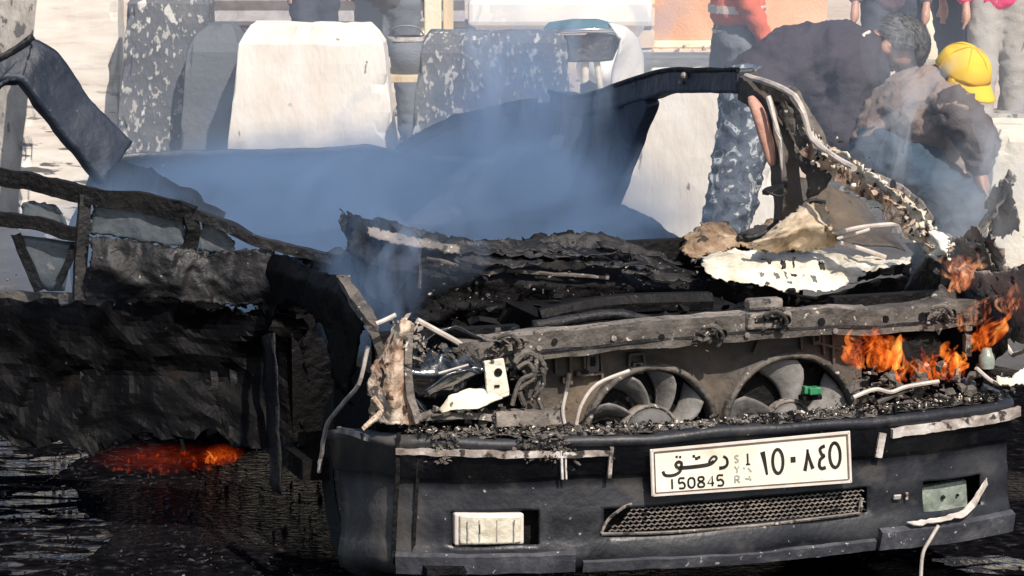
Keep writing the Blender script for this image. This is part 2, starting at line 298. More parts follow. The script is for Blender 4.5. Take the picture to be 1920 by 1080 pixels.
# wet soot-black film round the wreck
wet = bpy.data.materials.new('wet_soot'); wet.use_nodes = True
N, K = wet.node_tree.nodes, wet.node_tree.links; b = N['Principled BSDF']
co = N.new('ShaderNodeTexCoord'); mp = N.new('ShaderNodeMapping'); mp.inputs['Scale'].default_value = (2.6, 3.6, 1); mp.inputs['Rotation'].default_value = (0, 0, math.radians(-8))
K.new(co.outputs['Object'], mp.inputs[0])
n1 = N.new('ShaderNodeTexNoise'); n1.inputs['Scale'].default_value = 3.2; n1.inputs['Detail'].default_value = 7; n1.inputs['Distortion'].default_value = .6; K.new(mp.outputs[0], n1.inputs[0])
bp = N.new('ShaderNodeBump'); bp.inputs['Strength'].default_value = 1.0; bp.inputs['Distance'].default_value = .035
K.new(n1.outputs[0], bp.inputs['Height']); K.new(bp.outputs[0], b.inputs['Normal'])
n2 = N.new('ShaderNodeTexNoise'); n2.inputs['Scale'].default_value = 26; n2.inputs['Detail'].default_value = 6; K.new(co.outputs['Object'], n2.inputs[0])
r2 = N.new('ShaderNodeValToRGB'); ramp(r2, [(.4, (.003, .003, .004)), (.6, (.008, .0075, .009)), (.74, (.05, .045, .045))]); K.new(n2.outputs[0], r2.inputs[0]); K.new(r2.outputs[0], b.inputs['Base Color'])
r3 = N.new('ShaderNodeMapRange'); r3.inputs[1].default_value = .4; r3.inputs[2].default_value = .7; r3.inputs[3].default_value = .07; r3.inputs[4].default_value = .3; K.new(n2.outputs[0], r3.inputs[0]); K.new(r3.outputs[0], b.inputs['Roughness'])
# water stands in a few shallow pools, the soot between them is only damp
n4 = N.new('ShaderNodeTexNoise'); n4.inputs['Scale'].default_value = .75; n4.inputs['Detail'].default_value = 3; K.new(co.outputs['Object'], n4.inputs[0])
r4 = N.new('ShaderNodeMapRange'); r4.inputs[1].default_value = .5; r4.inputs[2].default_value = .6; r4.inputs[3].default_value = .0; r4.inputs[4].default_value = .003; K.new(n4.outputs[0], r4.inputs[0]); K.new(r4.outputs[0], b.inputs['Specular IOR Level'])
g3 = N.new('ShaderNodeTexNoise'); g3.inputs['Scale'].default_value = 45; g3.inputs['Detail'].default_value = 6; K.new(co.outputs['Object'], g3.inputs[0])
gb_ = N.new('ShaderNodeBump'); gb_.inputs['Strength'].default_value = .8; gb_.inputs['Distance'].default_value = .012; K.new(g3.outputs[0], gb_.inputs['Height'])
pts = []
for k in range(72):
    a = 2 * math.pi * k / 72; rr = 1 + .1 * noise.noise(Vector((math.cos(a) * 2, math.sin(a) * 2, 3)))
    pts.append((-0.9 + 3.6 * rr * math.cos(a), 8.6 + 4.6 * rr * math.sin(a), 0.004))
tag(obj('wet_ground', (pts, [tuple(range(72))]), wet), kind='structure')

pud = wet.copy(); pud.name = 'puddle_water'
for l_ in list(pud.node_tree.links):
    if l_.to_socket.name in ('Specular IOR Level', 'Roughness'): pud.node_tree.links.remove(l_)
pb = pud.node_tree.nodes['Principled BSDF']; pb.inputs['Roughness'].default_value = .09
_n = pud.node_tree.nodes; _m = _n.new('ShaderNodeMapping'); _m.inputs['Scale'].default_value = (1.6, 4.2, 1); _t = _n.new('ShaderNodeTexNoise'); _t.inputs['Scale'].default_value = 3.0; _t.inputs['Detail'].default_value = 6; _t.inputs['Distortion'].default_value = .8
_c = _n.new('ShaderNodeTexCoord'); _r = _n.new('ShaderNodeMapRange'); _r.inputs[1].default_value = .5; _r.inputs[2].default_value = .66; _r.inputs[3].default_value = 0; _r.inputs[4].default_value = .6
for a_, b_ in ((_c.outputs['Object'], _m.inputs[0]), (_m.outputs[0], _t.inputs[0]), (_t.outputs[0], _r.inputs[0]), (_r.outputs[0], pb.inputs['Specular IOR Level'])): pud.node_tree.links.new(a_, b_)
for l_ in list(wet.node_tree.links):
    if l_.to_socket.name == 'Normal' and l_.to_node == b: wet.node_tree.links.remove(l_)
wet.node_tree.links.new(gb_.outputs[0], b.inputs['Normal'])
def puddle(px, py, rx, ry, seed):
    c = hit(px, py, Vector((0, 0, 0)), Vector((0, 0, 1))); q = []
    for k in range(60):
        a = 2 * math.pi * k / 60; f = 1 + .35 * noise.noise(Vector((math.cos(a) * 1.5, math.sin(a) * 1.5, seed))) + .12 * noise.noise(Vector((math.cos(a) * 6, math.sin(a) * 6, seed)))
        q.append((c.x + rx * f * math.cos(a), c.y + ry * f * math.sin(a), .008))
    tag(obj('puddle', (q, [tuple(range(60))]), pud), kind='structure')
puddle(20, 852, .28, .55, 1); puddle(-10, 1010, .28, .6, 4); puddle(1900, 1062, .2, .12, 7)
tag(obj('soot_grit', shards(1300, lambda r: (lambda q: (q.x, q.y, .008 + .004 * r.random()))(hit(r.uniform(-60, 1960) if r.random() < .3 else r.uniform(-60, 640), r.uniform(815, 1090), Vector((0, 0, 0)), Vector((0, 0, 1)))), .002, .012, 77), M['soot']), 'grey ash and grit scattered on the black ground', 'debris', None, 'stuff')
# ------------------------------------------------------------------ concrete blocks
def block(label, px, Y, wt, wb, h, dt, db, m, rz=0.0, tilt=0.0, rough_top=0.007, seed=1, round_top=0.05):
    base = W(px, 540, Y)
    n = 22; V = []; Fc = []
    m_ = 24
    rows = []
    for j in range(m_ + 1):
        z = h * j / m_; f = j / m_
        ww = wb + (wt - wb) * f; dd = db + (dt - db) * f
        if h - z < round_top: 
            k = 1 - (h - z) / round_top; ww -= 2 * round_top * .6 * k; dd -= 2 * round_top * .5 * k
        rows.append((z, ww, dd))
    ring = []
    for a, b_ in ((-1, -1), (1, -1), (1, 1), (-1, 1)): ring.append((a, b_))
    N_ = 18
    for z, ww, dd in rows:
        for c in range(4):
            a0, a1 = ring[c], ring[(c + 1) % 4]
            for k in range(N_):
                f = k / N_; x = (a0[0] + (a1[0] - a0[0]) * f) * ww / 2; y = (a0[1] + (a1[1] - a0[1]) * f) * dd / 2
                # rounded corners
                p = Vector((x + z * tilt, y, z)); d = noise.noise_vector(p * 4 + Vector((seed * 7, 0, 0))) * rough_top + noise.noise_vector(p * 13 + Vector((seed, 3, 0))) * rough_top * .4
                if k in (0, 1, N_ - 1) or z > h - .05:            # chipped arrises
                    e = max(0, noise.noise(p * 9 + Vector((seed * 3, 1, 2))) - .05) * .07
                    p -= Vector((p.x - z * tilt, p.y, 0)).normalized() * e; p.z -= e * .4 if z > .05 else 0
                V.append(p + Vector((d.x, d.y, d.z * .7 if z > .01 else 0)))
    mm = 4 * N_
    for j in range(m_):
        for k in range(mm): Fc.append((j * mm + k, j * mm + (k + 1) % mm, (j + 1) * mm + (k + 1) % mm, (j + 1) * mm + k))
    Fc.append(tuple(m_ * mm + k for k in range(mm)))
    Fc.append(tuple(range(mm))[::-1])
    t = obj('concrete_block', (V, Fc), m, None, False, bevel=0.006); t.location = (base.x, Y, 0); t.rotation_euler = (0, 0, rz)
    return tag(t, label, 'concrete block', 'concrete blocks in a row behind the wreck')
# h from the photo: W().z of the block's top at its distance
block('weathered grey concrete block at the far left edge, above the bent dark slab', 20, 16.0, .42, .50, 1.16, .3, .45, M['greyc'], 0, .02, seed=1)
block('tall white painted concrete block behind the bent dark slab, leftmost white one', 138, 15.5, .40, .52, 1.25, .32, .5, M['scratched'], .03, .06, seed=2)
block('speckled black painted concrete block between the two left white blocks', 305, 15.2, .40, .48, 1.2, .3, .45, M['dark'], 0, .06, seed=3)
block('smooth dark round-topped concrete block touching the wide white block', 408, 15.0, .28, .38, 1.06, .3, .45, M['dark2'], 0, .03, seed=4, round_top=.12)
block('widest bright white concrete block, standing behind the rear of the car', 590, 14.6, .66, .92, 1.09, .32, .5, M['white'], 0.0, .005, seed=5, round_top=.08)
block('black painted concrete block with many white chips, right of the wide white one', 915, 14.2, .66, .84, 1.08, .3, .48, M['dark'], 0.0, .03, seed=6)
block('white concrete block seen through the window opening under the bent roof rail', 1300, 13.4, .52, .80, .97, .32, .5, M['white'], -.05, .02, seed=7, round_top=.08)
block('cream concrete block at the right edge beside the yellow-capped man', 1975, 14.0, .66, .74, .67, .55, .6, M['creamc'], 0, 0, seed=8)

# ------------------------------------------------------------------ burnt car
car = thing('burnt_car', 'burnt-out black car wreck with plate on its bumper, still smoking and on fire', 'car', CAR0, ANG)
V3 = Vector
# --- bumper cover: profile swept along the plan curve
def vb(u): return -.045 + (.15 if u < .85 else .06) * abs((u - .85) / .75) ** 2.2
def onb(px, py, off=0.0):
    """photo point on the bowed front face of the bumper"""
    v = 0.0
    for _ in range(12): p = onv(px, py, v); v = vb(p.x) - off
    return p
plan = []
for v in (.62, .54, .46, .38, .32, .26): plan.append((0.0, v))
for k in range(1, 9):
    a = math.pi * k / 18; plan.append((.13 * (1 - math.cos(a)), .26 - (.26 - vb(.13)) * math.sin(a)))
UR = 1.68
front_u = sorted(set([.172, .385, .55, 1.30, 1.47, 1.66] + [round(.15 + i * .03, 3) for i in range(0, 51)]))
for u in front_u:
    if u < UR: plan.append((u, vb(u)))
for k in range(0, 8):
    a = math.pi * k / 14; plan.append((UR + .12 * math.sin(a), vb(UR) + .14 * (1 - math.cos(a))))
for v in (.3, .38, .48, .6): plan.append((UR + .12, v))
ZP = [(-.20, .50), (-.10, .528), (-.03, .538), (-.004, .534), (0.0, .526), (0.0, .515), (-.006, .512), (-.006, .437), (-.02, .434), (-.018, .40), (-.016, .352), (-.014, .346), (-.012, .315), (-.011, .30), (-.009, .28), (-.005, .262), (-.003, .258), (0.0, .245), (.006, .222), (.0, .188)]
def bz(u, v, z):
    if u < .05 and v > .2: z -= .16 * (v - .2)
    return z
BV, BF = [], []
for i, (u, v) in enumerate(plan):
    a, c = plan[max(i - 1, 0)], plan[min(i + 1, len(plan) - 1)]
    t = V3((c[0] - a[0], c[1] - a[1], 0)).normalized(); nrm = V3((t.y, -t.x, 0))
    for o_, z in ZP:
        vv = v
        if u < .02 and v > .26: vv = .26 + (v - .26) * (1 - .4 * max(0, .53 - z) / .35)
        p = V3((u, vv, bz(u, v, z))) + nrm * (o_ * .7 if o_ < -.05 else o_)
        p += noise.noise_vector(p * 4) * .011 + noise.noise_vector(p * 14) * .003
        BV.append(p)
m_ = len(ZP)
def in_hole(u, z):
    if .172 < u < .385 and .258 < z < .346: return True           # left fog lamp and the black gap beside it
    if .55 < u < 1.30 and .28 < z < .346: return True             # lower grille
    if 1.47 < u < 1.66 and .262 < z < .346: return True           # right fog lamp, broken
    return False
for i in range(len(plan) - 1):
    for j in range(m_ - 1):
        uu = (plan[i][0] + plan[i + 1][0]) / 2; zz = (ZP[j][1] + ZP[j + 1][1]) / 2
        if in_hole(uu, zz) and plan[i][1] < .2: continue
        BF.append((i * m_ + j, (i + 1) * m_ + j, (i + 1) * m_ + j + 1, i * m_ + j + 1))
bump_o = obj('bumper', (BV, BF), M['bump'], car, True, thick=.006)
parts('bumper_recess', [box((.28, .12, .3), (.27, .06, .13), -.3), box((.92, .06, .31), (.85, .06, .1)), box((1.57, .13, .29), (.24, .06, .1), .12)], M['black'], car)
sh = ruled([[V3((u, vb(u) + .012, .54)) for u in [.12 + .053 * i for i in range(31)]], [V3((u, vb(u) + .075, .542)) for u in [.09 + .055 * i for i in range(31)]], [V3((u, vb(u) + .13, .51)) for u in [.06 + .056 * i for i in range(31)]]], 110, 12, .009, 24, 3)
obj('ash_layer', sh, M['bumpash'], bump_o, True)
def on_shelf(r, zz=.542, back=.085): u = .08 + 1.66 * r.random(); return (u, vb(u) + .012 + back * r.random(), zz + .012 * r.random())
tag(obj('ash_debris', shards(1100, lambda r: on_shelf(r), .002, .013, 5), M['darkash'], bump_o), kind='stuff')
tag(obj('char_debris', shards(500, lambda r: on_shelf(r), .003, .018, 15), M['black'], bump_o), kind='stuff')
tag(obj('pale_debris', shards(260, lambda r: on_shelf(r, .546), .0015, .007, 6), M['cream'], bump_o), kind='stuff')
# pale trim strips
def strip(pix, h, off=.008): return sweep(resample(smooth_path([onb(x, y, off) for x, y in pix], 6), 36), rect(.012, h), amp=.004, freq=18)
obj('trim_strip', strip([(742, 845), (780, 847), (900, 850), (1020, 852), (1142, 850)], .016), M['trim'], bump_o)
obj('trim_strip', sweep([V3((.025, .2, .516)), V3((-.004, .26, .517)), V3((-.008, .36, .512)), V3((-.006, .5, .49))], rect(.01, .016), amp=.004), M['trim'], bump_o)
obj('trim_strip', strip([(1672, 812), (1760, 800), (1840, 788), (1912, 772)], .026), M['trim'], bump_o)
parts('bracket_mark', [beam([onb(x, y0, .01), onb(x2, y1, .01)], wd, .008, 3, up=(0, 1, 0), amp=.001) for x, y0, x2, y1, wd in ((1052, 845, 1054, 898, .006), (1060, 845, 1061, 898, .004), (1147, 838, 1142, 896, .01), (1655, 812, 1646, 858, .02))], M['trim'], bump_o)
parts('shadow_stripe', [sweep(resample([onb(x0, 812, .004), onb(x0 - 3, 900, .006), onb(x0 - 8, 980, .005), onb(x1, 1058, .004)], 24), rect(wd, .003), up=(0, 1, 0), amp=.002, freq=9) for x0, x1, wd in ((748, 738, .012), (786, 774, .009))], M['black'], bump_o)  # two cast shadow stripes, modelled as thin black ribbons on the bumper
# melted drips over the strip
for x0 in (.37, .43, .15):
    obj('melted_drip', shards(80, lambda r: (lambda q: (q, vb(q) - .012 + .012 * r.random(), .475 + .075 * r.random()))(x0 + r.gauss(0, .018)), .004, .015, int(x0 * 100)), M['darkash'], bump_o)
# spoiler lips along the bottom
def lip(pix, h, d, seed):
    return sweep(resample(smooth_path([onb(x, y, .004) for x, y in pix], 4), 26), [(-d, -h * .5), (d * .3, -h * .5), (d * .7, h * .35), (d * .1, h * .5), (-d * .5, h * .42)], amp=.003, freq=14, seed=seed)
obj('spoiler_lip', lip([(742, 1055), (850, 1056), (960, 1055), (1078, 1052)], .055, .024, 1), M['lipgrey'], car)
obj('spoiler_lip', lip([(1092, 1060), (1250, 1053), (1400, 1045), (1640, 1020)], .032, .02, 2), M['lipgrey'], car)
obj('spoiler_lip', lip([(1645, 1010), (1720, 1004), (1800, 994), (1895, 975)], .06, .03, 3), M['lipgrey'], car)
# lower grille: staggered hexagonal mesh of thin bars
gb = []
for r_ in range(6):
    for c in range(47):
        u = .555 + c * .0162 + (r_ % 2) * .0081; z = .284 + r_ * .0105
        if u > 1.29 - .002 * r_ or (u < .565 + .012 * r_): continue
        y = vb(u) + .018
        gb.append(beam([(u, y, z), (u + .0081, y, z + .0052)], .004, .0027, 2, amp=0))
        gb.append(beam([(u + .0081, y, z + .0052), (u + .0162, y, z)], .004, .0027, 2, amp=0))
tag(obj('grille_mesh', gb, M['ash'], car), kind='stuff')
parts('grille_rim', [tube([onb(x, y) for x, y in ((1128, 1000), (1140, 975), (1168, 952), (1185, 945))], .004, 5), tube([onb(x, y) for x, y in ((1128, 1001), (1250, 998), (1420, 985), (1612, 962))], .004, 5), tube([onb(x, y) for x, y in ((1612, 962), (1614, 948), (1615, 933))], .005, 5)], M['ash'], car)
# fog lamps
fq = [onb(x, y, .0) for x, y in ((852, 962), (982, 962), (982, 1020), (852, 1023))]
fl = obj('fog_lamp', prism([p + V3((0, -.004, 0)) for p in fq], (0, .05, 0)), M['plateedge'], car, bevel=.005)
fo = [[fq[0].lerp(fq[1], i / 12).lerp(fq[3].lerp(fq[2], i / 12), j / 6) for i in range(13)] for j in range(7)]
lv = ruled([[fo[j][0].lerp(fo[j][12], .06 + .88 * i / 12) + V3((0, -.007 - .008 * math.sin(math.pi * i / 12), (.06 - .12 * j / 6) * -.08)) for i in range(13)] for j in range(7)], 26, 14, .0012, 60, 2)
obj('lens', lv, M['lens'], fl, True, thick=.003)
parts('reflector_rib', [beam([fo[1][k] + V3((0, -.0175, 0)), fo[5][k] + V3((0, -.0175, 0))], .003, .002, 2, up=(0, 1, 0), amp=0) for k in (2, 4, 7, 10)], M['trim'], fl)
fl = obj('fog_lamp', prism([onb(x, y, -.035) for x, y in ((1728, 915), (1812, 900), (1815, 955), (1732, 965))], (0, .03, 0)), M['dulllens'], car, bevel=.003)
parts('bulb_hole', [lathe([(.006, 0), (.006, -.004), (0, -.004)], onb(1768, 932, -.032), seg=10), lathe([(.004, 0), (.004, -.004), (0, -.004)], onb(1795, 928, -.032), seg=10)], M['black'], fl)
fr = ruled([[onb(*q, .015) for q in ((1700, 980), (1765, 970), (1808, 956), (1850, 897))], [onb(*q, .03) for q in ((1712, 985), (1766, 979), (1816, 968), (1853, 905))]], 20, 5, .006, 40, 4)
obj('torn_bracket', fr, M['wire'], car, thick=.003)
parts('clip_hole', [box(onb(1682, 932, .006), (.022, .006, .014), 0, .4), box(onb(1700, 930, .006), (.008, .006, .02))], M['trim'], car, bevel=.002)
# --- number plate
pc = [onv(*p, -.062) for p in ((1219, 843), (1594, 808), (1598, 905), (1222, 931))]
pu = (pc[1] - pc[0]); pl = pu.length; pu.normalize(); pd = (pc[3] - pc[0]); ph = pd.length; pd.normalize()
pn = pu.cross(pd); pn = pn if pn.y < 0 else -pn
plate = thing('license_plate', None, None); plate.parent = car
def pp(x, y, o=0.0): return pc[0].lerp(pc[1], x).lerp(pc[3].lerp(pc[2], x), y) + pn * o
obj('plate_back', prism([pp(0, 0), pp(1, 0), pp(1, 1), pp(0, 1)], pn * -.004), M['plate'], plate, bevel=.0015)
def rim(a, b, o, ww, m, nm):
    q = [pp(a, b, o), pp(1 - a, b, o), pp(1 - a, 1 - b, o), pp(a, 1 - b, o)]
    obj(nm, [beam([q[k], q[(k + 1) % 4]], ww, .003, 2, up=pn, amp=0) for k in range(4)], m, plate)
rim(.008, .025, .001, .006, M['plateedge'], 'plate_rim'); rim(.019, .07, .001, .0028, M['inkline'], 'border_line')
def ribbon(pts, wd, per=5, o=.0012):
    q = smooth_path([V3((x * pl, y * ph, 0)) for x, y in pts], per) if per > 1 else [V3((x * pl, y * ph, 0)) for x, y in pts]
    vs = []; n = len(q)
    for i, p in enumerate(q):
        t = (q[min(i + 1, n - 1)] - q[max(i - 1, 0)]).normalized(); s = V3((-t.y, t.x, 0)); k = wd[0] + (wd[1] - wd[0]) * i / (n - 1) if isinstance(wd, tuple) else wd
        for sg in (-1, 1):
            r_ = p + s * sg * k / 2; vs.append(pp(r_.x / pl, r_.y / ph, o))
    return vs, [(2 * i, 2 * i + 2, 2 * i + 3, 2 * i + 1) for i in range(n - 1)]
def ring(cx, cy, rx, ry, wd, o=.0012): return ribbon([(cx + rx * math.cos(a), cy + ry * math.sin(a)) for a in [2 * math.pi * k / 20 for k in range(21)]], wd, 1, o)
def dot(cx, cy, s): return ribbon([(cx - s / pl / 2, cy), (cx + s / pl / 2, cy)], s, 1)
bw = .0085
obj('digit', ribbon([(.553, .25), (.562, .45), (.572, .72)], (.014, .006), 3), M['ink'], plate)
obj('digit', ring(.628, .47, .026, .24, bw), M['ink'], plate)
obj('digit', dot(.705, .46, .014), M['ink'], plate)
obj('digit', [ribbon([(.781, .28), (.773, .5), (.762, .70)], (.006, bw + .002), 3), ribbon([(.777, .28), (.79, .5), (.803, .67)], (.005, bw + .002), 3)], M['ink'], plate)
obj('digit', ribbon([(.868, .24), (.843, .29), (.85, .40), (.862, .44), (.842, .50), (.836, .62), (.848, .68), (.868, .66)], bw, 4), M['ink'], plate)
obj('digit', ring(.917, .44, .027, .24, bw), M['ink'], plate)
# city name
obj('city_lettering', [ribbon([(.357, .27), (.374, .33), (.376, .44), (.36, .50), (.335, .51)], (.006, .009), 4),                      # dal
    ribbon([(.315, .25), (.325, .31), (.305, .38), (.287, .36), (.30, .28), (.315, .25)], .006, 4),                               # mim
    ribbon([(.31, .36), (.28, .42), (.20, .44), (.13, .44)], .010, 4), ribbon([(.13, .44), (.122, .36), (.135, .31), (.15, .34), (.148, .42), (.14, .52), (.11, .58), (.07, .57), (.058, .48)], .008, 4),
    dot(.225, .27, .008), dot(.212, .22, .007), dot(.238, .25, .007), dot(.128, .2, .006), dot(.145, .21, .006)], M['ink'], plate)
SEG = {'1': [[(.5, 0), (.5, 1)]], '5': [[(.95, 0), (.15, 0), (.1, .45), (.6, .4), (.95, .65), (.85, .95), (.4, 1), (.05, .95)]], '0': [[(.5, 0), (.1, .15), (0, .5), (.1, .85), (.5, 1), (.9, .85), (1, .5), (.9, .15), (.5, 0)]],
       '8': [[(.5, .46), (.1, .3), (.15, .06), (.5, 0), (.85, .06), (.9, .3), (.5, .46)], [(.5, .46), (.05, .68), (.1, .94), (.5, 1), (.9, .94), (.95, .68), (.5, .46)]], '4': [[(.75, 1), (.75, 0), (.02, .7), (1, .7)]],
       'S': [[(.95, .1), (.5, 0), (.1, .2), (.5, .5), (.9, .8), (.5, 1), (.05, .9)]], 'Y': [[(0, 0), (.5, .5), (1, 0)], [(.5, .5), (.5, 1)]], 'R': [[(0, 1), (0, 0), (.8, .05), (.9, .3), (.7, .5), (0, .5)], [(.4, .5), (1, 1)]]}
for i, ch in enumerate('150845'):
    x0 = .085 + i * .0475
    obj('small_digit', [ribbon([(x0 + x * .032, .66 + y * .21) for x, y in st], .0052, 4 if len(st) > 4 else 1) for st in SEG[ch]], M['ink'], plate)
for ch, y0 in (('S', .28), ('Y', .5), ('R', .7)):
    obj('faint_letter', [ribbon([(.412 + x * .022, y0 + y * .14) for x, y in st], .004, 3 if len(st) > 4 else 1) for st in SEG[ch]], M['inkgrey'], plate)
obj('faint_letter', [ribbon([(.478, .26), (.478, .48)], .005, 1), ribbon([(.468, .48), (.49, .48)], .004, 1)], M['ink'], plate)
obj('faint_letter', [ribbon([(.455, .53), (.462, .57)], .004, 1), ribbon([(.478, .55), (.495, .64)], .004, 1), ribbon([(.462, .76), (.478, .78), (.486, .72)], .004, 1), dot(.488, .79, .005)], M['inkgrey'], plate)
parts('screw', [lathe([(.0045, 0), (.0035, .003), (0, .003)], pp(x, y, .0), seg=10) for x, y in ((.045, .17), (.95, .84), (.95, .17), (.045, .86))], M['steel'], plate)

# --- radiator support beam, fan shroud, fans
top = L(onv, [(850, 650), (920, 643), (1000, 632), (1080, 627), (1180, 614), (1300, 606), (1380, 597), (1450, 594), (1540, 587), (1620, 588), (1720, 579), (1830, 572)], .24)
rs = obj('radiator_support', [sweep(resample(top, 60), [(-.045, -.055), (-.04, -.03), (-.048, 0.008), (-.03, .016), (.05, .018), (.05, -.05)], amp=.007, freq=9, seed=3)], M['darkash'], car)
obj('support_bead', sweep(resample([p + V3((0, -.05, -.028)) for p in top], 60), rect(.008, .007), amp=.002, freq=16), M['soot'], rs)
parts('bolt', [lathe([(.008, 0), (.008, -.006), (0, -.007)], onv(x, y, .188), seg=8) for x, y in ((1010, 652), (1150, 634), (1400, 628), (1565, 620))], M['ash'], rs)
parts('support_hole', [lathe([(.01 * k, 0), (.01 * k, -.003), (0, -.003)], onv(x, y, .189), seg=12) for x, y, k in ((930, 648, 1.2), (1040, 640, .8), (1240, 632, .9), (1540, 603, 1.1), (1660, 598, 1.0), (1730, 594, 1.3))], M['black'], rs)
obj('top_flange', [sweep(resample([p + V3((0, -.005, .017)) for p in top[:10]], 50), rect(.05, .007), amp=.004, freq=16, seed=5)], M['ash'], rs)
for cx, cy, s, sd in ((1330, 628, .055, 3), (950, 645, .05, 4), (1450, 602, .045, 8), (1760, 590, .06, 9)):
    c = onv(cx, cy, .18)
    obj('latch', [shards(26, lambda r: c + V3((r.gauss(0, s * .45), r.uniform(-.02, .02), r.gauss(0, s * .3))), .008, .022, sd), tube([c + V3((-.03, -.01, .02)), c + V3((0, -.03, .03)), c + V3((.03, -.02, 0)), c + V3((.02, -.01, -.03))], .006), lathe([(.014, -.01), (.017, 0), (.01, .012), (0, .012)], c + V3((.025, -.02, .005)), seg=12)], M['darkash'], rs)
hb = onv(1440, 600, .19)
obj('hood_catch', [box(hb, (.13, .03, .045)), box(hb + V3((.0, .03, .04)), (.1, .04, .03))], M['ash'], rs, bevel=.008)
obj('catch_slot', box(hb + V3((0, -.016, .004)), (.09, .006, .012)), M['black'], rs)
F1, R1 = V3((.79, .27, .468)), .184
F2, R2 = V3((1.195, .27, .47)), .19
pv, pf = [], []
nu_, nz_ = 150, 50
for j in range(nz_ + 1):
    for i in range(nu_ + 1):
        u = .44 + .98 * i / nu_; z = .42 + .315 * j / nz_ + .015 * i / nu_
        d = min(abs((V3((u, .27, z)) - F1).length - R1), abs((V3((u, .27, z)) - F2).length - R2))
        pv.append(V3((u, .285 - .02 * math.exp(-(d / .02) ** 2) + .004 * noise.noise(V3((u * 12, z * 12, 2))), z)))
for j in range(nz_):
    for i in range(nu_):
        c = (pv[j * (nu_ + 1) + i] + pv[(j + 1) * (nu_ + 1) + i + 1]) / 2; c.y = .27
        if (c - F1).length < R1 or (c - F2).length < R2: continue
        pf.append((j * (nu_ + 1) + i, j * (nu_ + 1) + i + 1, (j + 1) * (nu_ + 1) + i + 1, (j + 1) * (nu_ + 1) + i))
shr = obj('fan_shroud', (pv, pf), M['shroud'], car, True, thick=.006)
# moulded ribs, boxes and clips on the shroud
rb = []
for x0, y0, x1, y1 in ((1040, 665, 1042, 700), (1068, 660, 1070, 720), (1095, 655, 1096, 690), (1125, 650, 1128, 710), (1180, 665, 1178, 690), (1178, 665, 1205, 662), (1205, 662, 1208, 682), (1425, 630, 1412, 662), (1500, 622, 1502, 655), (1540, 618, 1545, 665), (1560, 615, 1562, 680), (1085, 705, 1125, 698), (1525, 640, 1580, 655)):
    rb.append(beam([onv(x0, y0, .268), onv(x1, y1, .268)], .007, .016, 4, up=(0, 1, 0), amp=.001))
parts('rib', rb, M['shroud'], shr)
for x, y, w_, h_ in ((1110, 680, .035, .05), (1060, 712, .02, .02), (1195, 690, .03, .03), (1530, 636, .025, .03), (1095, 700, .05, .014)):
    obj('clip', box(onv(x, y, .262), (w_, .02, h_)), M['darkash'], shr, bevel=.003)
    obj('clip_slot', box(onv(x + 2, y - 2, .2505), (w_ * .4, .003, h_ * .5)), M['black'], shr)
obj('radiator_core', box((.93, .42, .56), (1.3, .05, .36)), M['black'], car)
def fan(c, r_, nb, rot, hubr, mat_b, mat_h, pitch_):
    f = thing('radiator_fan', None, None); f.parent = car
    obj('ring', lathe([(r_ + .012, .01), (r_ + .012, -.022), (r_ + .004, -.03), (r_ - .006, -.022), (r_ - .006, .03)], c, seg=56), M['darkash'], f, True)
    for k in range(nb):
        a0 = rot + 2 * math.pi * k / nb; rows = []
        for j in range(7):
            rr = hubr * .9 + (r_ * .94 - hubr * .9) * j / 6; sp = (.55 + .35 * j / 6) * 2 * math.pi / nb * .70; sw = .35 * (j / 6) ** 1.5
            row = []
            for i in range(7):
                f_ = i / 6 - .5; a = a0 + sw + f_ * sp
                if j == 6: a = a0 + sw + f_ * sp * .8
                row.append(c + V3((rr * math.cos(a), .012 + f_ * pitch_ - .008 * math.cos(f_ * 3), rr * math.sin(a))))
            rows.append(row)
        obj('blade', ruled(rows, 10, 12, .0012, 20, k), mat_b, f, True, thick=.003)
    obj('hub', lathe([(hubr, .03), (hubr, -.012), (hubr * .9, -.024), (hubr * .5, -.03), (0, -.031)], c, seg=36), mat_h, f, True)
    obj('hub_ring', lathe([(hubr * 1.12, .02), (hubr * 1.14, -.012), (hubr * 1.04, -.014), (hubr * 1.03, .02)], c, seg=36), M['ash'], f, True)
    return f
fan(F1, R1, 9, .32, .074, M['blade'], M['hub'], .05)
fan(F2, R2, 5, .15, .06, M['blade'], M['blade'], .035)
gp = onv(1525, 732, .21)
obj('green_connector', [box(gp, (.036, .03, .02), .1), box(gp + V3((-.022, .005, .002)), (.012, .02, .022), .1)], M['green'], car, bevel=.003)
obj('connector_shell', box(gp + V3((.0, .02, -.022)), (.06, .03, .014), .1), M['black'], car, bevel=.003)
# lower tie bar at the left
parts('tie_bar', [beam(L(onv, [(925, 785), (985, 782), (1055, 778)], .16), .05, .035, 14, amp=.006, seed=2), beam(L(onv, [(770, 785), (850, 775), (930, 785)], .17), .03, .016, 14, amp=.008, seed=3)], M['ash'], car)
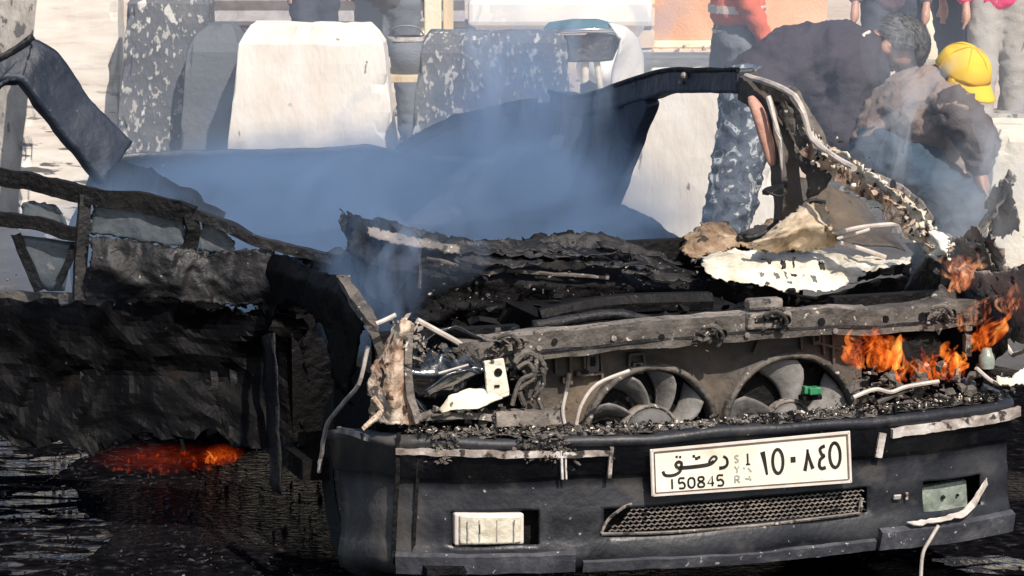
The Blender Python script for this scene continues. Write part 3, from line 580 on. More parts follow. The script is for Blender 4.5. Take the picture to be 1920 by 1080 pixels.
# --- left headlamp pocket
hp = onv(850, 705, .2)
hv, hf = lathe([(.118, .0), (.112, .02), (.1, .05), (.07, .08), (.03, .1), (0, .105)], hp, seg=36)
hv = [p + nz(p, 11, 3) * .014 + V3((0, .02 * noise.noise(p * 9), 0)) for p in hv]
hl = obj('headlamp_bowl', (hv, hf), M['glassblack'], car, True, thick=.004)
obj('melted_lens', ruled([L(onv, [(778, 668), (830, 655), (900, 662)], .2), L(onv, [(772, 700), (840, 705), (905, 690)], .15), L(onv, [(776, 740), (815, 748), (860, 735)], .19)], 24, 20, .01, 10, 5, .006, .012), M['glassblack'], hl, True, thick=.006)
tag(obj('lamp_crumbs', shards(120, lambda r: onv(r.uniform(775, 960), r.choice((r.gauss(660, 8), r.gauss(772, 8))), .13 + .07 * r.random()), .004, .02, 19), M['darkash'], hl), kind='stuff')
obj('lens_shard', ruled([L(onv, [(795, 735), (840, 700), (880, 690)], .13), L(onv, [(800, 745), (850, 720), (905, 700)], .15)], 14, 5, .004, 20, 3), M['glassblack'], hl, True, thick=.004)
obj('lens_edge', tube(L(onv, [(822, 700), (850, 692), (878, 684)], .125), .003), M['wire'], hl)
obj('cream_reflector', ruled([L(onv, [(822, 768), (845, 742), (880, 730), (910, 728)], .16), L(onv, [(826, 772), (860, 768), (900, 764), (942, 745)], .13)], 20, 8, .006, 20, 4), M['cream'], car, True, thick=.004)
br = obj('lamp_bracket', [prism([onv(x, y, .14) for x, y in ((908, 678), (945, 672), (956, 735), (915, 752))], (0, .012, 0)), prism([onv(x, y, .14) for x, y in ((915, 750), (956, 735), (955, 742), (860, 775), (855, 768))], (0, .02, 0))], M['cream'], car, bevel=.003)
parts('bracket_hole', [lathe([(.011, 0), (.011, -.002), (0, -.002)], onv(934, 698, .139), seg=14), box(onv(932, 724, .138), (.014, .003, .006))], M['black'], br)
obj('pocket_back', box((.27, .42, .6), (.4, .04, .32)), M['black'], car)
obj('melted_loom', [shards(80, lambda r: onv(r.gauss(985, 17), r.gauss(705, 26), .17 + .06 * r.random()), .004, .013, 12, .9), tube(L(onv, [(965, 680), (985, 660), (1005, 672), (1000, 710), (975, 730), (985, 760)], .16), .008, amp=.004), tube(L(onv, [(1010, 665), (1022, 690), (1008, 730), (1015, 770)], .17), .007, amp=.004), tube(L(onv, [(960, 760), (975, 715), (1000, 700), (990, 680), (970, 690)], .15), .006), tube(L(onv, [(1000, 745), (1020, 720), (1015, 690)], .15), .005), tube(L(onv, [(1030, 790), (1045, 765), (1060, 740), (1068, 700)], .14), .006)], M['darkash'], car)
parts('loom_wire', [tube(L(onv, [(1060, 800), (1055, 770), (1062, 735)], .13), .005), tube(L(onv, [(1080, 800), (1090, 760), (1120, 720), (1180, 695)], .14), .005)], M['wire'], car)
# rusted front corner panel
fc = ruled([L(onv, [(735, 612), (722, 640), (700, 690), (688, 735), (700, 790)], .2), L(onv, [(752, 596), (745, 645), (738, 690), (730, 740), (738, 795)], .13), L(onv, [(775, 612), (772, 650), (762, 700), (768, 745), (785, 795)], .18)], 44, 22, .006, 16, 3, .004, .012)
cp = obj('corner_panel', fc, M['beige'], car, True, thick=.005)
obj('corner_flange', [beam(L(onv, [(768, 625), (764, 690), (770, 745), (785, 792)], .145), .012, .02, 16, amp=.004), shards(40, lambda r: onv(r.gauss(770, 14), r.uniform(600, 650), .14 + .04 * r.random()), .006, .02, 3)], M['ash'], cp)
obj('corner_slot', [ruled([L(onv, [(712, 690), (718, 700), (712, 725)], .125), L(onv, [(717, 690), (722, 700), (717, 728)], .125)], 6, 3, 0)], M['black'], cp, thick=.004)
parts('bent_stay', [tube(L(onv, [(705, 607), (722, 600), (742, 590)], .13), .006), tube(L(onv, [(782, 600), (815, 618), (855, 640), (865, 648)], .2), .008)], M['wire'], car)
parts('hinge_bent', [tube(L(onv, [(700, 745), (715, 770), (690, 795), (680, 805)], .1), .007, amp=.003)], M['beige'], car)
# left front wing
wg = ruled([[onu(485, 462, .0), onu(560, 490, 0), onu(640, 520, .0), onu(690, 600, 0)],
            [onu(470, 500, -.02), onu(555, 520, -.02), onu(635, 548, -.02), onu(678, 625, -.01)],
            [V3((-.02, 1.25, .62)), V3((-.02, .95, .78)), V3((-.02, .6, .76)), V3((-.01, .36, .58))]], 60, 24, .006, 9, 4, .006, .02)
obj('front_wing', wg, M['charsheet'], car, True, thick=.004)
obj('front_wing', ruled([[V3((-.02, 1.25, .62)), V3((-.02, 1.2, .4)), V3((-.02, 1.17, .2))], [V3((-.02, 1.1, .66)), V3((-.02, 1.06, .42)), V3((-.02, 1.05, .2))]], 14, 6, .012, 9, 3), M['soot'], car, True, thick=.004)
obj('wing_edge', beam([onu(640, 522, 0) + V3((0, 0, .005)), onu(665, 560, 0), onu(695, 605, 0), V3((.03, .2, .74))], .03, .02, 20, amp=.01), M['darkash'], car)
obj('arch_wire', tube([onu(690, 650, -.01), onu(672, 720, -.03), onu(640, 760, -.04), onu(612, 800, -.03), onu(603, 850, -.02), onu(598, 885, -.02)], .006, amp=.002), M['wire'], car)
# --- bonnet: charred, folded up at the back of the engine bay
hd_top = L(onv, [(650, 400), (700, 412), (780, 432), (860, 446), (960, 450), (1040, 440), (1110, 432), (1160, 448), (1185, 470), (1230, 490), (1320, 520)], 1.05)
hd_mid = L(onv, [(655, 470), (720, 500), (800, 520), (900, 530), (1000, 535), (1080, 532), (1140, 530), (1190, 540), (1230, 545), (1280, 550), (1340, 560)], .93)
hd_bot = L(onv, [(690, 560), (760, 590), (820, 615), (900, 620), (1000, 620), (1080, 615), (1150, 610), (1200, 605), (1240, 605), (1290, 600), (1350, 600)], .98)
bn = obj('bonnet', ruled([hd_top, hd_mid, hd_bot], 120, 44, .012, 7, 6, .008, .03), M['black'], car, True, thick=.005)
obj('bonnet_fold', ruled([[p + V3((0, -.02, .0)) for p in hd_top[1:]], [p + V3((0, -.075, -.045 - .02 * math.sin(i * 1.9))) for i, p in enumerate(hd_top[1:])]], 90, 12, .016, 16, 9, .006), M['soot'], bn, True, thick=.004)
obj('bonnet_edge_strip', ruled([L(onv, [(690, 425), (740, 438), (800, 450), (860, 462)], .955), L(onv, [(692, 440), (740, 458), (800, 468), (862, 478)], .935)], 40, 6, .008, 18, 2, .003), M['ash'], bn, True, thick=.004)
obj('bonnet_fold', ruled([L(onv, [(640, 392), (655, 400), (672, 440)], 1.04), L(onv, [(640, 420), (650, 450), (668, 500)], 1.02)], 14, 8, .01, 14, 2, .006), M['soot'], bn, True, thick=.004)
parts('bonnet_frame_bar', [tube(L(onv, [(798, 484), (850, 496), (905, 512), (945, 506)], .9), .007, amp=.003), tube(L(onv, [(950, 508), (1040, 514), (1140, 520)], .9), .006, amp=.003), tube(L(onv, [(786, 478), (788, 510), (786, 540)], .9), .005)], M['darkash'], bn)
parts('bonnet_crease', [ruled([L(onv, [(x, y), (x + 60, y + 4), (x + 150, y + d_)], .9), L(onv, [(x + 5, y + 12), (x + 70, y + 20), (x + 160, y + d_ + 9)], .87)], 24, 6, .012, 22, s_, .004) for x, y, d_, s_ in ((900, 455, 0, 1), (1000, 462, 6, 2), (1070, 480, 14, 3), (1120, 455, 35, 4), (860, 478, 10, 5), (1160, 500, 22, 6))], M['soot'], bn, True, thick=.003)
tag(obj('bonnet_debris', shards(110, lambda r: onv(r.uniform(800, 1320), r.uniform(480, 600), .86 + .06 * r.random()), .004, .016, 21), M['soot'], bn), kind='stuff')
tag(obj('pale_flakes', shards(60, lambda r: onv(r.uniform(800, 1320), r.uniform(470, 600), .86 + .03 * r.random()), .003, .009, 22), M['ash'], bn), kind='stuff')
# engine bay fill
obj('engine_bay_floor', box((.85, .62, .5), (1.5, .6, .25)), M['black'], car)
obj('engine_block', [box((.9, .72, .66), (.6, .35, .16)), tube([(.6, .6, .74), (.8, .58, .77), (1.1, .6, .76)], .03), shards(90, lambda r: V3((r.uniform(.4, 1.5), r.uniform(.4, .9), .7 + .06 * r.random())), .01, .05, 31)], M['black'], car)
obj('coolant_hose', tube(L(onv, [(1000, 612), (1080, 598), (1150, 590), (1215, 602)], .45), .016, amp=.004), M['soot'], car, True)
obj('firewall', box((.85, 1.2, .55), (1.6, .04, .6)), M['black'], car)
# white burnt sheet and scorched cloth at the right of the bonnet
ws = ruled([L(onv, [(1312, 482), (1360, 470), (1430, 468), (1500, 470), (1560, 470), (1610, 478), (1660, 488), (1708, 484)], 1.02),
            L(onv, [(1316, 500), (1370, 502), (1440, 500), (1500, 505), (1560, 510), (1610, 500), (1660, 494), (1706, 492)], .80),
            L(onv, [(1335, 520), (1380, 528), (1440, 534), (1490, 548), (1560, 545), (1600, 530), (1650, 505), (1704, 498)], .74)], 90, 26, .016, 13, 5, .004)
wsh = obj('white_burnt_panel', ws, M['cream'], car, True, thick=.004)
obj('panel_underside', ruled([L(onv, [(1330, 524), (1440, 540), (1490, 553), (1560, 550), (1620, 532), (1708, 512)], .76), L(onv, [(1330, 560), (1440, 575), (1500, 580), (1560, 578), (1620, 565), (1700, 545)], .8)], 40, 8, .01, 12, 4), M['black'], car, True, thick=.004)
obj('panel_tear', ruled([L(onv, [(1605, 520), (1640, 505), (1680, 498), (1706, 490)], .715), L(onv, [(1608, 530), (1645, 520), (1690, 512), (1704, 520)], .72)], 20, 6, .006, 20, 3, .004), M['black'], wsh, True, thick=.004)
parts('panel_mark', [ruled([L(onv, [(x, y), (x + w_, y + 2)], .735), L(onv, [(x + 3, y + h_), (x + w_, y + h_ + 2)], .73)], 6, 4, .004, 30, 2, .003) for x, y, w_, h_ in ((1462, 488, 12, 16), (1485, 482, 5, 20), (1436, 486, 10, 8), (1535, 492, 12, 12), (1480, 512, 14, 4))], M['soot'], wsh, thick=.003)
cl = ruled([L(onv, [(1288, 440), (1320, 422), (1355, 420), (1390, 440), (1430, 432), (1470, 405), (1510, 382), (1545, 384), (1556, 420)], 1.25),
            L(onv, [(1285, 462), (1320, 446), (1360, 448), (1400, 452), (1440, 444), (1480, 430), (1520, 420), (1550, 420), (1558, 440)], 1.1),
            L(onv, [(1290, 478), (1330, 474), (1370, 470), (1410, 468), (1450, 468), (1490, 465), (1520, 464), (1550, 462), (1560, 465)], 1.05)], 90, 26, .02, 12, 8, .006)
obj('scorched_upholstery', cl, M['brown'], car, True, thick=.005)
obj('folded_upholstery', ruled([L(onv, [(1425, 446), (1468, 412), (1508, 382), (1545, 384), (1556, 408)], .9), L(onv, [(1420, 456), (1470, 440), (1512, 425), (1545, 425), (1558, 432)], .8), L(onv, [(1418, 468), (1470, 470), (1512, 468), (1545, 466), (1562, 462)], .86)], 60, 30, .008, 12, 9, .006, .02), M['foldcloth'], car, True, thick=.005)
parts('upholstery_edge', [tube(L(onv, [(1385, 448), (1430, 440), (1470, 405), (1485, 380)], 1.08), .011, amp=.006), tube(L(onv, [(1490, 392), (1520, 378), (1548, 380)], 1.2), .008, amp=.004)], M['soot'], car)
parts('seat_spring', [tube(L(onv, [(1288, 450), (1280, 462), (1274, 468)], 1.1), .003), tube(L(onv, [(1470, 440), (1480, 470)], 1.0), .006)], M['soot'], car)
parts('thin_rod', [tube(L(onv, [(1556, 440), (1620, 425), (1710, 418)], 1.0), .007), tube(L(onv, [(1575, 455), (1620, 468), (1660, 482)], .95), .007), tube(L(onv, [(1560, 450), (1590, 442), (1630, 430)], .95), .005)], M['wire'], car)
# --- right front end: headlamp cavity with fire, bent wing
obj('cavity_back', box((1.58, .4, .62), (.4, .04, .34)), M['black'], car)
obj('headlamp_remains', [shards(190, lambda r: onv(r.uniform(1600, 1900), r.gauss(725, 18), .1 + .12 * r.random()), .005, .03, 41), tube(L(onv, [(1660, 700), (1685, 725), (1700, 725), (1740, 712)], .1), .006), tube(L(onv, [(1645, 755), (1690, 735), (1740, 718)], .1), .007), tube(L(onv, [(1760, 740), (1800, 755), (1830, 770), (1828, 790)], .08), .005)], M['darkash'], car)
obj('headlamp_shell', [ellipsoid(onv(1720, 655, .25), (.07, .05, .06), amp=.012, freq=14), ellipsoid(onv(1690, 665, .22), (.035, .04, .05), amp=.008, freq=14)], M['black'], car, True)
obj('wing_support', [beam(L(onv, [(1812, 580), (1816, 620), (1814, 668)], .2), .018, .018, 10, amp=.004)], M['ash'], car)
obj('upper_bracket', [ruled([L(onv, [(1700, 575), (1740, 555), (1770, 540), (1800, 560), (1822, 565)], .35), L(onv, [(1705, 600), (1745, 600), (1780, 605), (1815, 605), (1825, 600)], .2)], 30, 10, .014, 14, 3, .006)], M['darkash'], car, True, thick=.005)
parts('loom_wire', [tube(L(onv, [(1600, 745), (1640, 730), (1670, 735), (1700, 725), (1760, 715)], .09), .006), tube(L(onv, [(1830, 690), (1860, 715), (1885, 720), (1905, 712)], .1), .006)], M['wire'], car)
obj('glass_jar', [lathe([(.02, 0), (.022, .01), (.022, .035), (.014, .045), (.012, .055), (0, .055)], onv(1850, 690, .12), axis='Z', seg=16)], M['dulllens'], car, True)
obj('cream_scrap', [ruled([L(onv, [(1868, 705), (1890, 712), (1920, 690)], .08), L(onv, [(1872, 722), (1895, 722), (1925, 720)], .06)], 16, 6, .006, 20, 3, .003)], M['cream'], car, True, thick=.004)
obj('front_wing', ruled([[onu(1755, 470, 1.72), onu(1800, 520, 1.74), onu(1850, 570, 1.74), onu(1900, 620, 1.74)], [V3((1.75, .9, .6)), V3((1.75, .6, .6)), V3((1.75, .42, .58)), V3((1.75, .22, .55))]], 24, 8, .02, 9, 3, .008), M['soot'], car, True, thick=.004)
obj('torn_strip', [ruled([[onu(1893, 318, 1.95), onu(1870, 360, 1.93), onu(1845, 410, 1.88), onu(1818, 462, 1.8)], [onu(1902, 330, 1.93), onu(1885, 370, 1.9), onu(1858, 415, 1.86), onu(1826, 466, 1.8)]], 24, 5, .008, 12, 2, .003)], M['ash'], car, True, thick=.005)
parts('torn_sheet', [ruled([[onu(x, y, u_) for x, y in a_], [onu(x, y, u_ + .05) for x, y in b_]], 30, 12, .008, 10, s_, .008, .02) for u_, a_, b_, s_ in (
    (1.8, [(1768, 470), (1800, 440), (1830, 455), (1862, 430)], [(1775, 530), (1810, 520), (1845, 525), (1880, 500)], 1),
    (1.74, [(1758, 490), (1800, 500), (1850, 510), (1925, 500)], [(1762, 600), (1810, 620), (1860, 640), (1930, 640)], 7),
    (1.80, [(1790, 450), (1830, 430), (1850, 470)], [(1800, 510), (1840, 520), (1872, 515)], 8),
    (1.86, [(1840, 520), (1870, 495), (1900, 505), (1935, 480)], [(1830, 580), (1868, 570), (1900, 575), (1935, 560)], 2),
    (1.9, [(1860, 350), (1885, 335), (1900, 345)], [(1850, 440), (1880, 450), (1905, 430)], 4))], M['ash'], car, True, thick=.004)
parts('torn_wire', [tube([onu(x, y, 1.82) for x, y in q], .006, amp=.004) for q in ([(1760, 500), (1790, 470), (1815, 500), (1850, 480)], [(1800, 560), (1840, 540), (1870, 560), (1915, 530)], [(1850, 660), (1880, 640), (1900, 665), (1930, 650)], [(1775, 440), (1800, 470), (1790, 510)])], M['wire'], car)
# --- right side frame: roof rail, A and B pillars, door
def rl(pts, u0, u1): return [onu(x, y, u0 + (u1 - u0) * i / (len(pts) - 1)) for i, (x, y) in enumerate(pts)]
rail = rl([(1045, 190), (1100, 200), (1180, 175), (1260, 152), (1330, 152), (1400, 152)], 1.5, 1.5)
rr_ = obj('roof_rail', sweep(resample(rail, 40), rect(.06, .075), amp=.006, seed=4), M['navy'], car, bevel=.01)
obj('rail_edge', tube([p + V3((-.03, 0, .035)) for p in rail], .008, amp=.003), M['black'], rr_)
parts('pale_bolt', [ellipsoid(onu(1283, 142, 1.46), (.012,) * 3, seg=6), ellipsoid(onu(1276, 155, 1.46), (.008,) * 3, seg=6)], M['trim'], rr_)
obj('b_pillar', sweep(resample(rl([(1215, 170), (1190, 235), (1165, 300), (1140, 375)], 1.5, 1.6), 24), rect(.05, .11), up=(0, 1, 0), amp=.005), M['navy'], car, bevel=.008)
ap = obj('a_pillar', [sweep(resample(rl([(1385, 148), (1440, 165), (1485, 182), (1515, 240), (1545, 290)], 1.5, 1.58), 30), rect(.045, .04), amp=.008, freq=16, seed=2)], M['darkash'], car)
obj('pillar_lining', [sweep(resample(rl([(1400, 160), (1448, 205), (1468, 280), (1476, 350), (1480, 425)], 1.5, 1.55), 30), rect(.06, .075), up=(0, 1, 0), amp=.008, freq=12)], M['shroud'], ap)
parts('pillar_seal', [tube(rl([(1400, 142), (1490, 180), (1525, 262), (1600, 315)], 1.47, 1.55), .009, amp=.004), tube(rl([(1440, 180), (1462, 260), (1470, 330)], 1.46, 1.5), .008, amp=.004)], M['wire'], ap)
obj('pink_trim', [sweep(smooth_path(rl([(1408, 182), (1424, 215), (1436, 260), (1448, 310)], 1.44, 1.48), 5), [[(.028 * k * math.cos(a), .02 * k * math.sin(a)) for a in [math.pi / 4 * q for q in range(8)]] for k in [.4 + 2.4 * (i / 15) * (1 - i / 15) for i in range(16)]], amp=.002)], M['pink'], ap, True)
obj('pillar_fill', [ruled([rl([(1480, 190), (1500, 240), (1525, 300), (1560, 330)], 1.52, 1.6), rl([(1460, 200), (1480, 260), (1505, 320), (1520, 370)], 1.5, 1.56)], 24, 8, .014, 16, 3, .006)], M['darkash'], ap, True, thick=.005)
parts('mirror_arm', [beam(rl([(1470, 345), (1450, 352), (1436, 362)], 1.5, 1.42), .02, .012, 6), tube(rl([(1438, 360), (1460, 368), (1474, 362)], 1.42, 1.48), .004)], M['soot'], ap)
cw = rl([(1525, 275), (1570, 310), (1620, 345), (1670, 380), (1715, 415), (1745, 450), (1765, 475)], 1.56, 1.74)
obj('charred_wing_edge', [sweep(resample(cw, 50), [[(-.03 * k, -.03 * k), (.03 * k, -.028 * k), (.035 * k, .02 * k), (0, .034 * k), (-.034 * k, .02 * k)] for k in [.9 + .4 * noise.noise(V3((i * .37, 2, 5))) for i in range(50)]], amp=.022, freq=20, seed=4)], M['beige'], car)
cw60 = resample(cw, 60)
obj('crumpled_edge', [ruled([[p + V3((-.02, -.02, .05)) for p in cw], [p + V3((0, -.05, .01)) for p in cw], [p + V3((.0, -.03, -.05)) for p in cw]], 80, 18, .016, 18, 6, .01, .016), shards(60, lambda r: cw60[r.randrange(60)] + V3((r.gauss(0, .015), r.gauss(-.04, .01), r.gauss(0, .018))), .005, .014, 9, .8)], M['cream'], car, True, thick=.003)
tag(obj('charred_crumbs', shards(110, lambda r: cw60[r.randrange(60)] + V3((r.gauss(0, .02), r.gauss(-.045, .01), r.gauss(0, .02))), .004, .013, 10, .8), M['soot'], car), kind='stuff')
obj('inner_wing', [ruled([rl([(1640, 325), (1690, 345), (1730, 380), (1752, 410)], 1.72, 1.78), rl([(1610, 335), (1660, 370), (1710, 410), (1748, 440)], 1.68, 1.76)], 26, 10, .008, 8, 3)], M['ash'], car, True, thick=.006)
obj('inner_wing_hole', lathe([(.018, 0), (.018, -.004), (0, -.004)], onu(1676, 348, 1.7), axis='X', seg=12), M['black'], car)
obj('hanging_panel', ruled([L(onv, [(1500, 330), (1560, 350), (1610, 372)], 1.3), L(onv, [(1500, 380), (1560, 400), (1640, 412)], 1.25), L(onv, [(1570, 450), (1620, 460), (1700, 470)], 1.1)], 30, 14, .012, 8, 3), M['shroud'], car, True, thick=.004)
# quarter and doors on the right, rear panel
qt = rl([(750, 284), (800, 252), (860, 224), (930, 210), (1000, 196), (1045, 190), (1100, 203), (1150, 195), (1195, 188)], 1.66, 1.52)
qb = [V3((1.66, v, .25)) for v in (4.3, 4.0, 3.7, 3.4, 3.1, 2.95, 2.85, 2.75, 2.7)]
qm = rl([(760, 330), (800, 330), (860, 330), (930, 335), (1000, 340), (1045, 350), (1090, 360), (1130, 370), (1145, 372)], 1.68, 1.66)
qo = obj('rear_quarter', ruled([qt, qm, qb], 60, 24, .012, 5, 3), M['navy'], car, True, thick=.005)
obj('quarter_edge', sweep(resample(qt[:5], 30), rect(.03, .045), amp=.006), M['black'], qo)
parts('pale_patch', [ruled([rl([(1040, 250), (1060, 258)], 1.585, 1.585), rl([(1028, 282), (1050, 280)], 1.59, 1.59)], 6, 6, .004, 20, 2, .004), ruled([rl([(812, 292), (860, 293), (928, 300)], 1.63, 1.63), rl([(815, 300), (860, 304), (920, 306)], 1.63, 1.63)], 12, 4, .003, 20, 2), ruled([rl([(865, 335), (910, 328)], 1.63, 1.63), rl([(868, 341), (905, 336)], 1.63, 1.63)], 8, 4, .003, 20, 2)], M['creamc'], qo, thick=.004)
obj('front_door', ruled([[onu(1140, 372, 1.66), onu(1190, 395, 1.66), onu(1245, 425, 1.66), onu(1290, 460, 1.66)], [V3((1.68, 2.75, .25)), V3((1.68, 2.2, .25)), V3((1.68, 1.7, .25)), V3((1.68, 1.4, .25))]], 30, 14, .015, 5, 6), M['navy'], car, True, thick=.005)
obj('rear_panel', ruled([L(onv, [(185, 292), (300, 285), (430, 279), (560, 279), (640, 276), (690, 272), (750, 281)], 4.25), [V3((u, 4.3, .55)) for u in (.0, .3, .6, .9, 1.2, 1.45, 1.66)], [V3((u, 4.22, .22)) for u in (.0, .3, .6, .9, 1.2, 1.45, 1.66)]], 60, 20, .008, 5, 2), M['navy'], car, True, thick=.006)
obj('rear_bulkhead', ruled([[V3((u, 3.3, .62)) for u in (.1, .6, 1.1, 1.6)], [V3((u, 3.6, .25)) for u in (.1, .6, 1.1, 1.6)]], 30, 8, .02, 5, 3), M['soot'], car, True, thick=.006)
# bent slab at the left rear: the torn rear pillar
slab = ruled([L(onv, [(58, 78), (98, 98), (130, 140), (160, 185), (200, 225), (240, 268)], 3.9), L(onv, [(0, 150), (35, 150), (68, 192), (108, 240), (148, 290), (190, 345)], 3.8)], 40, 14, .008, 7, 3)
sl_ = obj('torn_pillar', slab, M['navy'], car, True, thick=.05)
obj('torn_flap', ruled([L(onv, [(-20, 115), (25, 95), (62, 72)], 3.85), L(onv, [(-20, 190), (5, 160), (40, 145)], 3.8)], 20, 10, .01, 9, 5, .004), M['navy'], sl_, True, thick=.02)
obj('torn_tip', tube(L(onv, [(0, 108), (35, 88), (62, 68)], 3.83), .012, amp=.004), M['soot'], sl_)
obj('left_quarter', ruled([L(onu, [(190, 330), (230, 300), (330, 340), (420, 400)], .05), [V3((-.02, 4.1, .3)), V3((-.02, 3.6, .3)), V3((-.02, 3.0, .3)), V3((-.02, 2.4, .3))]], 30, 12, .02, 5, 4), M['soot'], car, True, thick=.005)
# --- left front door, swung open, burnt to its frame
dr = thing('open_door', None, None); dr.parent = car
def D(pts, off=0.0): return [ond(x, y, off) for x, y in pts]
fr_top = D([(-60, 312), (0, 330), (100, 352), (190, 372), (270, 380), (330, 388), (365, 402)])
obj('window_frame', sweep(resample(fr_top, 50), rect(.03, .05), amp=.008, freq=10, seed=5), M['black'], dr)
obj('window_frame', sweep(resample(D([(-60, 405), (0, 412), (70, 418), (120, 434), (160, 440)]), 24), rect(.03, .038), amp=.006), M['black'], dr)
obj('window_frame', sweep(resample(D([(160, 362), (156, 440), (152, 500), (150, 560)]), 24), rect(.035, .03), up=(0, 1, 0), amp=.005), M['soot'], dr)
obj('window_frame', sweep(resample(D([(352, 398), (362, 425), (358, 455), (345, 480)]), 16), rect(.04, .035), up=(0, 1, 0), amp=.008), M['black'], dr)
obj('window_frame', sweep(resample(D([(365, 400), (430, 425), (480, 452), (530, 466), (640, 490)]), 30), rect(.03, .028), amp=.006), M['soot'], dr)
obj('pane', ruled([D([(172, 388), (230, 384), (300, 395), (345, 415)], -.01), D([(170, 440), (230, 448), (300, 460), (350, 468)], -.01)], 24, 10, .006, 7, 2, .006), M['pane'], dr, True, thick=.004)
obj('pane', ruled([D([(380, 412), (420, 428), (440, 450)], -.02), D([(372, 470), (415, 478), (440, 480)], -.02)], 14, 8, .006, 7, 3, .006), M['pane'], dr, True, thick=.004)
obj('pane', ruled([D([(20, 440), (80, 444), (140, 452)], -.03), D([(60, 520), (90, 545), (120, 545)], -.03)], 14, 8, .004, 7, 4), M['pane'], dr, True, thick=.004)
obj('pane', ruled([D([(45, 375), (80, 380), (112, 388)], -.02), D([(40, 402), (80, 412), (130, 425)], -.02)], 12, 6, .006, 7, 6, .006), M['pane'], dr, True, thick=.004)
parts('brace', [beam(D([(30, 440), (50, 490), (75, 545)], -.01), .02, .025, 12, amp=.004), beam(D([(140, 460), (125, 500), (112, 530)], -.01), .015, .02, 10, amp=.004), beam(D([(190, 480), (230, 515), (270, 550)], -.01), .02, .02, 12, amp=.006)], M['black'], dr)
ci = ruled([D([(165, 440), (240, 452), (320, 464), (400, 474), (470, 470), (560, 490)], .02), D([(165, 500), (240, 505), (320, 515), (400, 520), (480, 525), (570, 540)], .05), D([(165, 555), (240, 560), (320, 562), (400, 570), (480, 575), (580, 590)], .02)], 80, 26, .01, 9, 5, .006, .03)
obj('burnt_lining', ci, M['soot'], dr, True, thick=.005)
obj('belt_rail', sweep(resample(D([(-60, 546), (0, 551), (100, 556), (190, 560), (270, 560), (350, 566), (420, 572)], -.05), 40), rect(.03, .022), amp=.005), M['darkash'], dr)
obj('door_skin', ruled([D([(-60, 556), (60, 562), (200, 566), (330, 570), (450, 580), (560, 590)]), D([(-60, 690), (60, 700), (200, 700), (330, 700), (450, 700), (570, 700)], -.05), D([(-60, 838), (0, 822), (40, 842), (110, 826), (160, 850), (230, 832), (290, 815), (340, 830), (400, 806), (450, 842), (520, 822), (570, 840)])], 60, 26, .008, 9, 7, .012, .026), M['charsheet'], dr, False, thick=.006)
parts('buckled_strip', [ruled([D([(x, y), (x + w_ * .5, y + 6), (x + w_, y - 4)], -.09), D([(x - 8, y + h_ * .5), (x + w_ * .5, y + h_ * .55), (x + w_ + 6, y + h_ * .45)], -.12), D([(x + 4, y + h_), (x + w_ * .4, y + h_ + 8), (x + w_ - 6, y + h_ - 5)], -.08)], 6, 7, .010, 12, s_, .006, .018) for x, y, w_, h_, s_ in ((20, 600, 70, 120, 1), (190, 590, 90, 150, 2), (300, 640, 60, 130, 3), (470, 610, 70, 140, 4), (100, 690, 60, 110, 5), (250, 720, 110, 60, 6), (520, 560, 60, 60, 7))], M['charsheet'], dr, False, thick=.004)
parts('hanging_wire', [tube(D(q, -.12), .005, amp=.003) for q in ([(60, 560), (85, 640), (70, 740), (95, 850)], [(340, 570), (355, 660), (330, 760), (345, 845)], [(420, 580), (460, 640), (450, 740), (470, 830)], [(130, 565), (180, 600), (240, 590), (300, 620)], [(480, 560), (540, 620), (590, 600), (620, 640)])], M['darkash'], dr)
parts('inner_rib', [beam(D([(x, 580), (x + dx, 660), (x + 2 * dx, 760)], -.06), w_, .02, 14, amp=.006, seed=s_) for x, dx, w_, s_ in ((155, 2, .03, 1), (400, 4, .035, 2), (430, 6, .02, 3), (330, -3, .02, 4), (70, 2, .02, 5))], M['soot'], dr)
obj('rust_patch', ruled([D([(395, 670), (430, 672)], -.09), D([(395, 720), (435, 722)], -.09), D([(388, 760), (438, 762)], -.09)], 10, 14, .008, 20, 3, .004), M['brown'], dr, True, thick=.004)
tag(obj('lining_debris', shards(260, lambda r: ond(r.uniform(160, 600), r.gauss(545, 30), -.03 - .05 * r.random()), .005, .028, 51), M['soot'], dr), kind='stuff')
tag(obj('pale_flakes', shards(46, lambda r: ond(r.uniform(0, 600), r.gauss(545, 40), -.06 - .03 * r.random()), .003, .012, 52), M['ash'], dr), kind='stuff')
# underbody, seats, wheels
obj('floor_pan', box((.83, 2.6, .27), (1.6, 3.2, .06)), M['black'], car)
for u in (.42, 1.2):
    sf = obj('seat_frame', [beam([(u - .2, 2.1, .5), (u - .2, 2.3, .6), (u + .2, 2.3, .6), (u + .2, 2.1, .5)], .03, .03, 24, amp=.006), beam([(u - .2, 1.75, .48), (u + .2, 1.75, .48)], .03, .03, 8), beam([(u - .2, 1.75, .48), (u - .2, 2.1, .5)], .03, .03, 8), beam([(u + .2, 1.75, .48), (u + .2, 2.1, .5)], .03, .03, 8), beam([(u, 1.9, .3), (u, 1.9, .48)], .3, .05, 4)], M['soot'], car)
    parts('seat_spring', [tube([(u - .2, 2.12 + .05 * k, .52 + .025 * k), (u, 2.15 + .05 * k, .5 + .025 * k), (u + .2, 2.12 + .05 * k, .52 + .025 * k)], .004) for k in range(4)], M['ash'], sf)
obj('dashboard_beam', [tube([(.1, 1.35, .78), (.8, 1.33, .8), (1.55, 1.35, .78)], .03, amp=.01), shards(60, lambda r: V3((r.uniform(.2, 1.5), r.uniform(1.25, 1.5), .7 + .12 * r.random())), .02, .07, 61)], M['soot'], car)
